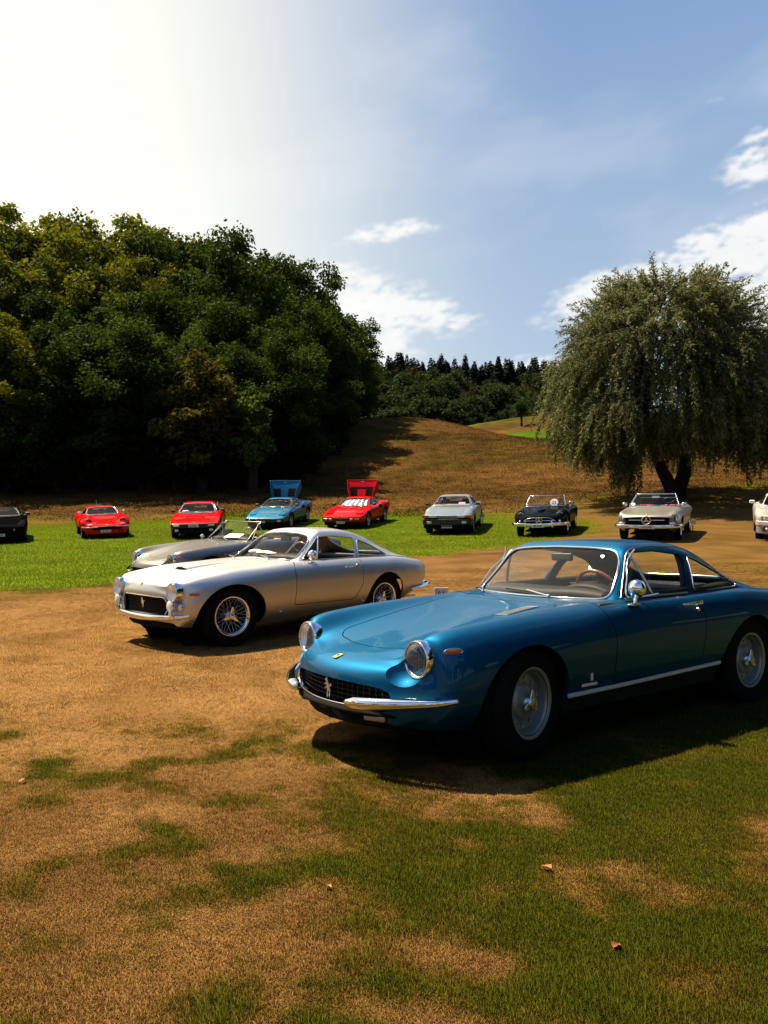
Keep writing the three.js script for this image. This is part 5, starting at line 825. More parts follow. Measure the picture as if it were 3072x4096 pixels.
function darkCabin(car, x0, x1, seatMat, head = true, y = 0.42, sx = -0.4) {
  part(car, 'cabin_floor', box(x0 - x1, 0.03, 1.3, (x0 + x1) / 2, 0.28, 0, 0.01), M.matt); part(car, 'firewall', box(0.04, 0.5, 1.3, x0, 0.52, 0, 0.01), M.matt); part(car, 'rear_bulkhead', box(0.04, 0.5, 1.25, x1, 0.55, 0, 0.01), M.matt);
  for (const s of [-1, 1]) seat(car, sx, y, s * 0.36, seatMat, 0.5, 0.48, head);
}
const RED = gloss(0.5, 0.004, 0.006);
function onSlope(car, x, z, yaw) {      // sets a car on the slope by the ground under its four wheels
  const c = Math.cos(yaw), s = Math.sin(yaw), at = (fx, rz) => ground(x + fx * c + rz * s, z - fx * s + rz * c), b = 1.2, t = 0.72, A = at(b, -t), B = at(b, t), C = at(-b, -t), D = at(-b, t);
  place(car, x, (A + B + C + D) / 4 - 0.012, z, yaw, Math.atan2((A + B - C - D) / 2, 2 * b), -Math.atan2((B + D - A - C) / 2, 2 * t));
}

{ // grey open car behind the silver one
  const car = thing('grey_roadster', 'grey open classic sports car parked behind the silver coupe, folded sheet on its dashboard', 'car', null), greyPaint = flake(0.16, 0.16, 0.16, 0.9, 0.4);
  onSlope(car, -2.80, -14.94, 3.965, -0.012, -0.01);
  const c = coach(car, { rows: ROWS_BLUE, paint: greyPaint, nu: 150, seg: 7, arches: [[1.2, 0.31, 0.385, 0.325, 0.35], [-1.2, 0.31, 0.40, 0.345, 0.355]], carve: (m) => { const { a, b } = scoop(m, [2.0, 0.588, 0.585], [0.15, 0.125, 0.152]); return joined(a, b); },
    hood: mirrorZ([[0, 1.80], [0.15, 1.79], [0.30, 1.755], [0.365, 1.69, 0.1], [0.375, 1.3], [0.44, 1.0], [0.51, 0.8], [0.525, 0.67], [0.46, 0.6], [0, 0.57]]), hole: mirrorZ([[0, 0.30], [0.40, 0.26], [0.62, 0.16], [0.66, 0], [0.66, -0.95], [0.5, -1.05], [0, -1.05]]), holeY: 0.8, doors: [[[0.515, 0.845, 0.1], [0.455, 0.70], [0.43, 0.345], [-0.53, 0.35], [-0.55, 0.9], [0.2, 0.9]]] });
  screen(car, 0.40, 0.848, 0.63, 0.0, 1.19, 0.545, 0.12, 0.009, M.darksatin ?? (M.darksatin = std(0.16, 0.165, 0.17, 0.35, 1)));
  for (const s of [-1, 1]) {
    headlamp(car, [1.868, 0.613, s * 0.587], 0.098, 0.15, 0, 0.03);
    { const q = sideAt(c.skin, 1.76, 0.665, s), rp = part(car, 'side_repeater', ball(0.028, 1.76, 0.665, q.z, 1.8, 0.6, 0.4), M.amber); }
    part(car, 'quarter_light_frame', merge([bar([0.2, 0.87, s * 0.68], [-0.04, 1.17, s * 0.57], 0.008), bar([-0.04, 1.17, s * 0.57], [-0.1, 0.87, s * 0.68], 0.008), bar([0.2, 0.87, s * 0.68], [-0.1, 0.87, s * 0.68], 0.006)]), M.satin);
    part(car, 'side_vent', box(0.34, 0.1, 0.012, 0.76, 0.60, s * 0.828, 0.005, 0, 0.1), M.black); part(car, 'side_vent_trim', merge([bar([0.93, 0.665, s * 0.836], [0.59, 0.63, s * 0.836], 0.005), bar([0.93, 0.665, s * 0.836], [0.86, 0.56, s * 0.832], 0.005)]), M.satin);
    part(car, 'bumper', sweep([[2.15, .392, s * .235], [2.138, .397, s * .32], [2.09, .403, s * .44], [2.02, .408, s * .56], [1.945, .412, s * .66], [1.86, .416, s * .742], [1.76, .418, s * .79]], 0.028, 0.032, 40), M.chrome);
    seat(car, -0.42, 0.42, s * 0.34, M.tan, 0.42);
  }
  part(car, 'wing_mirror', merge([ball(0.045, 0.36, 0.90, 0.70, 0.8, 1, 1), bar([0.36, 0.83, 0.70], [0.36, 0.89, 0.70], 0.01)]), M.chrome);
  part(car, 'radiator_shroud', plate(mirrorZ([[0, .466], [.36, .449], [.485, .405], [.42, .348], [0, .333]]), 0.01, 1.96), M.matt);
  part(car, 'front_valance', sweep([[1.90, .30, -.55], [2.0, .305, -.42], [2.075, .31, -.25], [2.105, .312, 0], [2.075, .31, .25], [2.0, .305, .42], [1.90, .30, .55]], 0.03, 0.03, 40, 2.2), greyPaint);
  { const q = topAt(c.skin, 2.0, 0); part(car, 'nose_badge', box(0.046, 0.004, 0.034, 2.0, q.y + 0.003, 0, 0.002, 0, -0.28), M.yellow); }
  part(car, 'dashboard', sweep([[0.08, 0.845, -0.55], [0.13, 0.87, 0], [0.08, 0.845, 0.55]], 0.15, 0.06, 20, 2.6), M.leather); steeringWheel(car, -0.02, 0.92, -0.36, 0.19, M.wood);
  part(car, 'paper_on_dashboard', box(0.24, 0.004, 0.34, 0.2, 0.93, -0.12, 0.001, 0.4, -0.25), M.paper);
  part(car, 'cabin_floor', box(1.5, 0.03, 1.3, -0.15, 0.26, 0, 0.01), M.matt); part(car, 'rear_bulkhead', box(0.04, 0.55, 1.3, -0.95, 0.58, 0, 0.01), M.leather);
  wiper(car, [0.42, 0.86, -0.2], [0.37, 0.9, 0.0], [0.32, 0.92, 0.2], [0.38, 0.9, -0.1]);
  wheels(car, 'wire', 0.325, 0.19, 0.2, 1.40, 2.4);
}
{ // red low curvy car
  const car = thing('red_curvy_car', 'low red sports car with rounded fenders and round headlights, second from the left', 'car', null);
  onSlope(car, -10.684, -29.207, -1.129, -0.035, -0.01);
  const rows = [[2.06, .14, .40, .33, .48, .37, .52, .42, .475, .455, .38, .465, .26, .468, .13, .468, 0, .468], [2.04, .14, .45, .31, .55, .36, .585, .43, .54, .478, .43, .488, .29, .49, .14, .49, 0, .49], [1.92, .12, .54, .25, .68, .36, .71, .46, .67, .53, .54, .545, .36, .535, .18, .535, 0, .535], [1.78, .08, .60, .22, .76, .36, .795, .49, .765, .60, .63, .625, .44, .57, .21, .565, 0, .565], [1.62, .04, .65, .20, .80, .36, .83, .51, .80, .66, .645, .725, .45, .615, .21, .60, 0, .598], [1.4, .02, .68, .18, .815, .36, .85, .53, .82, .70, .655, .775, .46, .67, .22, .64, 0, .637], [1.15, 0, .70, .18, .82, .36, .855, .55, .825, .725, .665, .80, .48, .72, .23, .69, 0, .685], [.75, 0, .70, .18, .81, .36, .84, .56, .81, .73, .70, .80, .5, .79, .25, .79, 0, .79], [.2, 0, .70, .18, .80, .36, .83, .56, .81, .72, .72, .79, .5, .8, .25, .8, 0, .8], [-.5, 0, .70, .18, .81, .36, .84, .58, .82, .75, .71, .84, .5, .85, .25, .85, 0, .85], [-1.17, 0, .70, .2, .82, .36, .85, .60, .83, .79, .68, .875, .5, .87, .25, .86, 0, .86], [-1.7, 0, .68, .3, .80, .42, .83, .60, .80, .78, .66, .85, .48, .84, .24, .83, 0, .83], [-2.1, -.08, .6, .42, .70, .48, .72, .62, .69, .74, .58, .78, .42, .78, .2, .78, 0, .78]];
  const c = coach(car, { ...q2, rows, gh: cabin({ xb: .72, yb: .80, zb: .60, xh: -.02, yh: 1.06, zh: .47, xr: -.55, yr: 1.05, xe: -1.05, ye: .87, belt: .82, zBelt: .69, bow: .16 }), paint: RED, holeY: .7, ghBelt: .83, hole: mirrorZ([[0, .6], [.5, .45], [.64, .2], [.64, -.6], [.5, -.95], [0, -1.0]]), arches: [[1.17, .31, .37, .36, .36], [-1.17, .31, .37, .36, .36]], doors: [[[.62, .83], [.55, .3], [-.45, .3], [-.5, .9]]],
    ws: mirrorZ([[0, .815], [.56, .815], [.455, 1.055, .08], [0, 1.075]]), wsX: -.12, wsTrim: .012, side: [[[[.42, .845], [.02, 1.03], [-.42, 1.03], [-.5, .845]], true, 'door_window']], rw: mirrorZ([[0, .93], [.4, .93], [.38, 1.02], [0, 1.04]]), rwX: -.6, sideGlass: M.tint });
  for (const s of [-1, 1]) {
    headlamp(car, [1.64, .625, s * .585], .1, .12, 0, 0, M.black, true);
    part(car, 'bumper', sweep([[2.03, .455, s * .30], [2.0, .45, s * .42], [1.93, .445, s * .6], [1.78, .45, s * .78], [1.6, .455, s * .83]], .022, .022, 24), M.chrome);
    part(car, 'indicator_lamp', box(.05, .035, .16, 1.90, .535, s * .56, .015, s * -.4), M.lampwhite);
    const q = topAt(c.skin, 1.62, s * .27); part(car, 'hood_vent', box(.12, .008, .11, 1.62, q.y + .002, s * .27, .003, 0, -.13), M.matt);
    part(car, 'side_intake', ball(.09, -.35, .7, s * .825, 2.2, .8, .25), M.matt);
    const m = sub(car, 'door_mirror'); part(m, 'housing', ball(.055, .35, .9, s * .78, .9, 1, 1.1), M.chrome); part(m, 'stem', bar([.38, .82, s * .77], [.35, .89, s * .78], .012), M.chrome);
  }
  part(car, 'mouth', plate(mirrorZ([[0, .466], [.42, .455], [.48, .41], [.4, .36], [0, .35]]), .03, 1.95), M.matt); part(car, 'mouth_trim', sweep([[2.0, .45, -.34], [2.045, .466, -.2], [2.068, .472, 0], [2.045, .466, .2], [2.0, .45, .34]], .008, .006, 24), M.chrome);
  part(car, 'chin', slab([[0, 2.04], [.4, 1.98], [.62, 1.8], [.7, 1.6], [0, 1.6]], .2, .345, .02), RED);
  part(car, 'nose_badge', box(.03, .006, .07, 1.98, topAt(c.skin, 1.98, 0).y + .003, 0, .002, 0, -.4), M.yellow);
  numberPlate(car, 'AG 38530', .34, .09, 2.075, .30, .05); darkCabin(car, .6, -.75, M.leather, true, .3, -.25); part(car, 'dashboard', box(.3, .06, 1.2, .42, .80, 0, .03), M.leather); part(car, 'red_seat_shawl', box(.08, .05, .5, .0, .90, .3, .02), M.redseat);
  part(car, 'rear_view_mirror', box(.03, .06, .18, .1, 1.0, 0, .015), M.black); part(car, 'antenna', bar([-.6, 1.05, .1], [-.68, 1.32, .1], .004), M.satin); wiper(car, [.72, .82, -.1], [.66, .84, -.3], [.62, .87, -.5], [.66, .85, -.1]); wiper(car, [.72, .82, .3], [.66, .84, .1], [.62, .87, -.05], [.66, .85, .3]);
  wheels(car, 'star', .315, .2, .185, 1.43, 2.34);
}
{ // red angular car with pale windscreen surround
  const car = thing('red_angular_car', 'red angular sports car with a black bumper and bright windscreen surround, third from left', 'car', null);
  onSlope(car, -6.784, -28.392, -1.426, -0.042, 0);
  const c = coach(car, { ...q2, rows: wedge({ xN: 2.17, yN: .56, W: .85, xB: .82, yB: .80, belt: .83, xR: -1.275, yR: .87, xT: -2.1, yT: .82 }), gh: cabin({ xb: .86, yb: .815, zb: .67, xh: .1, yh: 1.135, zh: .53, xr: -.85, yr: 1.13, xe: -1.55, ye: .88, belt: .85, zBelt: .74, bow: .06, peak: .03 }), paint: RED, holeY: .7, ghBelt: .86, hole: mirrorZ([[0, .72], [.6, .6], [.66, .3], [.66, -1.0], [.5, -1.4], [0, -1.4]]), arches: [[1.275, .31, .37, .36, .36], [-1.275, .31, .37, .36, .36]],
    hood: mirrorZ([[0, 2.02], [.48, 2.02], [.52, .95], [0, .95]]), doors: [[[.7, .86], [.6, .3], [-.5, .3], [-.6, .9]]], ws: mirrorZ([[0, .83], [.645, .835], [.51, 1.13, .07], [0, 1.148]]), wsX: -.05, wsTrim: .018, trimMat: M.chrome, sideTrim: .008, side: [[[[.5, .875], [.08, 1.115], [-.45, 1.12], [-.55, .875]], true, 'door_window'], [[[-.6, 1.1], [-.95, 1.05], [-1.15, .9], [-.65, .88]], true, 'quarter_window']], rw: mirrorZ([[0, .93], [.46, .93], [.44, 1.08], [0, 1.1]]), rwX: -.9, sideGlass: M.tint });
  part(car, 'hood_slot', box(.16, .006, .66, 1.52, topAt(c.skin, 1.52, 0).y - .001, 0, .002, 0, -.135), M.matt); part(car, 'hood_slot_lip', box(.02, .014, .66, 1.435, topAt(c.skin, 1.435, 0).y + .004, 0, .004, 0, -.135), RED);
  part(car, 'bumper', slab([[0, 2.22], [.5, 2.19], [.76, 2.10], [.79, 1.85], [0, 1.85]], .395, .535, .02), M.black); part(car, 'bumper_edge', sweep([[1.9, .54, -.8], [2.12, .54, -.76], [2.2, .54, -.5], [2.23, .54, 0], [2.2, .54, .5], [2.12, .54, .76], [1.9, .54, .8]], .008, .007, 40), M.satin);
  part(car, 'grille', slab([[0, 2.17], [.5, 2.14], [.72, 2.06], [.76, 1.8], [0, 1.8]], .2, .392, .02), M.matt); part(car, 'nose_badge', box(.025, .006, .07, 2.08, topAt(c.skin, 2.08, 0).y + .004, 0, .002, 0, -.2), M.yellow);
  for (const s of [-1, 1]) { part(car, 'indicator_lamp', box(.02, .05, .22, 2.175, .475, s * .58, .01, s * -.2), M.lampwhite); part(car, 'driving_lamp', box(.03, .09, .16, 2.11, .315, s * .56, .02, s * -.2), M.lampwhite); podMirror(car, .45, .9, .78, M.black, s); const sl = part(car, 'side_intake', box(.3, .22, .02, -.85, .98, s * .62, .02, 0, -.5), M.black); }
  numberPlate(car, 'BS 7287', .34, .085, 2.232, .465, .0); darkCabin(car, .7, -1.05, M.leather, true, .36, -.15); part(car, 'dashboard', box(.35, .07, 1.25, .5, .83, 0, .03), M.leather); part(car, 'sun_bleached_cloth', ball(.08, .58, .88, .42, 1, .6, 1.6), M.paper);
  part(car, 'rear_view_mirror', box(.03, .05, .16, .12, 1.07, 0, .012), M.black); wiper(car, [.86, .84, -.12], [.76, .875, .1], [.72, .9, .42], [.76, .88, .08]); wiper(car, [.86, .84, -.5], [.78, .87, -.3], [.72, .9, -.02], [.78, .88, -.35]);
  wheels(car, 'star', .32, .205, .185, 1.46, 2.55);
}
// mid-engined pair with raised engine covers
function lidCar(name, label, paint, spec) {
  const car = thing(name, label, 'car', null); onSlope(car, spec.x, spec.z, spec.yaw, spec.pitch, spec.dy);
  const c = coach(car, { ...q2, rows: wedge({ xN: 2.06, yN: .515, W: .855, xB: .74, yB: .775, belt: .80, xR: -1.17, yR: .88, xT: -2.1, yT: .84 }), gh: cabin({ xb: .78, yb: .79, zb: .65, xh: -.05, yh: 1.065, zh: .505, xr: -.52, yr: 1.075, xe: -1.55, ye: .88, belt: .82, zBelt: .71, bow: .12 }), paint, holeY: .68, ghBelt: .83, hole: mirrorZ([[0, .64], [.55, .5], [.64, .2], [.64, -.6], [.6, -1.75], [0, -1.75]]), arches: [[1.17, .31, .375, .365, .365], [-1.17, .31, .375, .365, .365]],
    hood: mirrorZ([[0, 1.95], [.56, 1.95], [.6, .9], [0, .9]]), doors: [[[.64, .84], [.55, .3], [-.5, .3], [-.55, .9]]], ws: mirrorZ([[0, .805], [.625, .81], [.49, 1.062, .06], [0, 1.082]]), wsX: -.15, wsTrim: .011, trimMat: M.black, sideTrim: .008, side: [[[[.42, .842], [-.02, 1.045], [-.48, 1.045], [-.56, .842]], true, 'door_window'], [[[-.66, 1.02], [-.95, .985], [-1.3, .9], [-.7, .86]], true, 'quarter_window']], rw: mirrorZ([[0, .89], [.42, .89], [.42, 1.15], [0, 1.2]]), rwX: -.56, rwGlass: M.tint, sideGlass: M.tint, roofPaint: paint });
  part(car, 'engine_bay', box(1.1, .03, 1.1, -1.15, .66, 0, .01), M.matt);
  for (const s of [-1, 1]) { const q = topAt(c.skin, 1.48, s * .6), n = Math.asin(-q.n[0]) ; part(car, 'pop_up_lamp_lid', box(.42, .008, .26, 1.52, q.y + .003, s * .60, .003, 0, -.19), paint); part(car, 'lamp_lid_vent', box(.2, .006, .22, 1.2, topAt(c.skin, 1.2, s * .6).y + .003, s * .60, .002, 0, -.17), spec.ventMat ?? M.matt); podMirror(car, .42, .87, .76, M.black, s); part(car, 'side_intake', ball(.11, -.5, .72, s * .84, 2.1, .75, .25), M.matt); }
  part(car, 'hood_slot', box(.13, .006, .74, 1.5, topAt(c.skin, 1.5, 0).y + .001, 0, .002, 0, -.19), spec.slotMat ?? M.matt); part(car, 'nose_badge', box(.03, .006, .035, 1.98, topAt(c.skin, 1.98, 0).y + .004, 0, .002, 0, -.2), M.yellow);
  // raised cover: a shallow tray standing on its front edge, hinged behind the roof
  const lid = sub(car, 'engine_cover'), P = (u, v, h) => [-0.08 * v * v + h, v, u];      // u across, v up the lid, h depth
  const face = [], wid = (v) => lerp(.50, .66, v);
  const mk = (u0, u1, v0, v1, h, t, mat, nm) => { const s = new THREE.BufferGeometry(), p = [], I = [], N = 8; for (let i = 0; i <= N; i++) for (let j = 0; j <= N; j++) { const v = lerp(v0, v1, i / N), w = wid(v), u = lerp(u0, u1, j / N) * w; p.push(...P(u, v * .72, h + .02 * (u / w) ** 2)); if (i && j) { const k = i * 9 + j; I.push(k - 10, k - 1, k - 9, k - 9, k - 1, k); } } s.setAttribute('position', new THREE.Float32BufferAttribute(p, 3)); s.setIndex(I); s.computeVertexNormals(); return part(lid, nm, s, mat); };
  mk(-1, 1, 0, 1, 0, 0, paint, 'outer_skin'); mk(-1, 1, 0, 1, -.025, 0, paint, 'inner_face');
  for (const s of [-1, 1]) { part(lid, 'side_flange', sweep([P(s * .50, 0, .03), P(s * .58, .36, .05), P(s * .665, .72, .03)], .012, .05, 16, 4, [1, 0, 0]), paint); part(lid, 'side_cheek', (() => { const g = new THREE.BufferGeometry(), a = P(s * .5, 0, 0), b = P(s * .66, .72, 0), d = P(s * .69, .42, -.13), e = P(s * .54, -.02, -.05); g.setAttribute('position', new THREE.Float32BufferAttribute([...a, ...b, ...d, ...a, ...d, ...e], 3)); g.computeVertexNormals(); return g; })(), paint); }
  part(lid, 'top_flange', sweep([P(-.66, .72, .01), P(0, .74, .0), P(.66, .72, .01)], .02, .012, 16, 4), paint); spec.lid(mk, lid, P);
  const tx = canvasTex(256, 40, (g, W, H) => { g.fillStyle = spec.ink[0]; g.fillRect(0, 0, W, H); g.fillStyle = spec.ink[1]; g.font = 'bold 34px serif'; g.textAlign = 'center'; g.textBaseline = 'middle'; g.fillText('Ferrari', W / 2, H / 2 + 1, 230); }); part(lid, 'script', new THREE.PlaneGeometry(.24, .036).rotateY(Math.PI / 2).translate(...P(0, .655, .022)), new THREE.MeshStandardMaterial({ map: tx, roughness: .4 }));
  lid.position.set(-.56, 1.10, 0); lid.rotation.z = spec.lidTilt;
  part(car, 'lid_stay', bar([-.95, .8, .45], [-.62, 1.5, .5], .01), M.black);
  darkCabin(car, .6, -.62, spec.seat, true, .28, -.18); part(car, 'dashboard', box(.3, .07, 1.2, .42, .79, 0, .03), M.leather); steeringWheel(car, .18, .84, -.36, .18, M.black);
  part(car, 'rear_view_mirror', box(.03, .05, .16, .0, 1.0, 0, .012), M.black); wiper(car, [.78, .81, -.05], [.7, .83, .2], [.64, .86, .42], [.7, .835, .15]); wiper(car, [.78, .81, -.45], [.7, .83, -.25], [.64, .86, .02], [.7, .835, -.2]);
  return { car, c };
}
{
  const bp = flake(.002, .085, .19, 1, .5, .35), { car } = lidCar('blue_wedge_car', 'blue wedge-shaped sports car with its engine cover raised, left of the red one', bp, { x: -4.291, z: -32.03, yaw: -1.756, pitch: -.07, dy: 0, seat: M.tan, lidTilt: .34, ventMat: M.black, slotMat: std(.004, .03, .06, .6), ink: ['#0d4a6a', '#eef2f4'],
    lid: (mk) => { mk(-.86, -.3, .02, .52, .03, 0, M.matt, 'mesh_panel'); mk(.3, .86, .02, .52, .03, 0, M.matt, 'mesh_panel'); } });
  part(car, 'bumper', slab([[0, 2.11], [.55, 2.07], [.78, 1.97], [.81, 1.7], [0, 1.7]], .33, .485, .02), M.black); part(car, 'bumper_edge', sweep([[1.9, .494, -.79], [2.02, .494, -.74], [2.085, .494, -.5], [2.115, .494, 0], [2.085, .494, .5], [2.02, .494, .74], [1.9, .494, .79]], .008, .006, 40), M.satin);
  part(car, 'chin', slab([[0, 2.06], [.6, 1.98], [.76, 1.8], [0, 1.7]], .17, .328, .02), M.matt); for (const s of [-1, 1]) { part(car, 'indicator_lamp', box(.06, .04, .18, 2.0, .475, s * .68, .012, s * -.5), M.amber); part(car, 'driving_lamp', box(.03, .07, .14, 2.04, .40, s * .60, .012, s * -.3), M.lampwhite); }
  numberPlate(car, 'BL 29517', .34, .085, 2.115, .36, .12); wheels(car, 'star', .315, .205, .19, 1.47, 2.34);
}
{
  const { car } = lidCar('red_wedge_car', 'red wedge-shaped sports car with its engine cover raised and silver sunshade in the windscreen', RED, { x: -1.071, z: -31.53, yaw: -1.852, pitch: -.05, dy: 0, seat: M.leather, lidTilt: .34, ventMat: RED, slotMat: std(.12, .002, .002, .7), ink: ['#8d0c10', '#f6ece4'],
    lid: (mk) => { mk(-.88, .88, .02, .58, .025, 0, M.matt, 'mesh_panel'); mk(-.36, .3, .02, .42, .045, 0, RED, 'centre_panel'); } });
  part(car, 'bumper', slab([[0, 2.12], [.55, 2.08], [.78, 1.98], [.82, 1.7], [0, 1.7]], .30, .50, .03), gloss(.3, .003, .004)); part(car, 'grille', box(.02, .11, .66, 2.112, .415, 0, .01), M.black); part(car, 'grille_horse', horse(.07, 2.123, .415, 0, .004), M.satin);
  part(car, 'chin', slab([[0, 2.08], [.6, 2.0], [.76, 1.85], [0, 1.7]], .17, .298, .02), M.matt); for (const s of [-1, 1]) { part(car, 'driving_lamp', box(.03, .07, .11, 2.095, .415, s * .42, .012, s * -.1), M.lampwhite); part(car, 'indicator_lamp', box(.03, .06, .2, 2.06, .415, s * .63, .012, s * -.35), M.steel); }
  numberPlate(car, 'BL 258 324', .34, .085, 2.135, .29, .0);
  // folded foil sunshade behind the windscreen
  const p = [], I = []; for (let k = 0; k <= 10; k++) { const u = k / 5 - 1, zig = (k % 2) * .1; p.push(.62 - .1 * u * u - zig, .815, u * .55, -.0 - .05 * u * u - zig * .6, 1.03, u * .44); if (k) I.push(2 * k - 2, 2 * k, 2 * k - 1, 2 * k - 1, 2 * k, 2 * k + 1); }
  const g = new THREE.BufferGeometry(); g.setAttribute('position', new THREE.Float32BufferAttribute(p, 3)); g.setIndex(I); const gf = g.toNonIndexed(); gf.computeVertexNormals(); part(car, 'foil_sunshade', gf, std(.42, .44, .5, .4, .7));
  wheels(car, 'star', .315, .21, .195, 1.48, 2.35);
}
{ // pale blue-grey saloon coupe
  const car = thing('grey_blue_coupe', 'pale grey-blue square-nosed coupe with orange indicators and black front, centre right of the far row', 'car', null), pp = flake(.20, .25, .30, .8, .42);
  onSlope(car, 2.63, -28.62, -1.781, -.038, 0);
  const c = coach(car, { ...q2, rows: wedge({ xN: 2.24, yN: .69, W: .885, xB: .72, yB: .90, belt: .92, xR: -1.35, yR: .95, xT: -2.4, yT: .90, low: .32, bow: .03 }), gh: cabin({ xb: .78, yb: .915, zb: .70, xh: -.02, yh: 1.225, zh: .54, xr: -.95, yr: 1.22, xe: -1.55, ye: .96, belt: .94, zBelt: .77, bow: .06 }), paint: pp, holeY: .8, ghBelt: .95, hole: mirrorZ([[0, .66], [.6, .52], [.69, .2], [.69, -1.1], [.5, -1.45], [0, -1.45]]), arches: [[1.35, .32, .38, .37, .37], [-1.35, .32, .38, .37, .37]],
    hood: mirrorZ([[0, 2.2], [.46, 2.2, .01], [.52, .85], [0, .85]]), doors: [[[.6, .95], [.55, .3], [-.6, .3], [-.65, 1]]], ws: mirrorZ([[0, .935], [.675, .94], [.525, 1.222, .07], [0, 1.238]]), wsX: -.15, wsTrim: .013, trimMat: M.chrome, side: [[[[.48, .965], [.0, 1.205], [-.6, 1.21], [-.66, .965]], true, 'door_window'], [[[-.72, 1.2], [-1.05, 1.16], [-1.3, .98], [-.74, .965]], true, 'quarter_window']], rw: mirrorZ([[0, 1.0], [.5, 1.0], [.47, 1.17], [0, 1.19]]), rwX: -1.0, rwGlass: M.glass });
  part(car, 'bumper', slab([[0, 2.31], [.6, 2.29], [.84, 2.2], [.87, 1.9], [0, 1.9]], .36, .575, .03), M.black); part(car, 'front_spoiler', slab([[0, 2.27], [.6, 2.25], [.82, 2.15], [0, 1.9]], .24, .355, .02), M.matt); part(car, 'spoiler_lip', sweep([[2.18, .33, -.8], [2.27, .325, -.6], [2.3, .32, 0], [2.27, .325, .6], [2.18, .33, .8]], .015, .018, 24), M.rubber);
  for (const s of [-1, 1]) { part(car, 'indicator_lamp', box(.06, .085, .24, 2.225, .655, s * .74, .012, s * -.06), M.amber); part(car, 'side_lamp', box(.05, .085, .26, 2.24, .655, s * .49, .012), M.lampwhite); part(car, 'driving_lamp', box(.03, .08, .16, 2.305, .455, s * .60, .012), M.lampwhite); podMirror(car, .5, .98, .82, M.black, s); }
  part(car, 'nose_panel', box(.04, .085, .72, 2.225, .645, 0, .012), pp); part(car, 'nose_badge', box(.006, .035, .035, 2.248, .66, 0, .002), M.yellow); numberPlate(car, 'BL 535 174', .36, .085, 2.31, .30, .0); darkCabin(car, .6, -1.3, M.tanseat ?? (M.tanseat = std(.03, .022, .016, .6)), true, .42, -.15); part(car, 'dashboard', box(.35, .08, 1.3, .45, .925, 0, .03), M.tan); part(car, 'paper_on_dashboard', box(.01, .09, .24, .5, 1.0, -.34, .002, 0, .5), M.paper);
  part(car, 'rear_view_mirror', box(.03, .06, .24, .05, 1.17, 0, .012), M.black); wiper(car, [.78, .94, -.05], [.7, .96, .2], [.66, .98, .45], [.7, .965, .15]); wheels(car, 'star', .33, .21, .19, 1.48, 2.70);
}
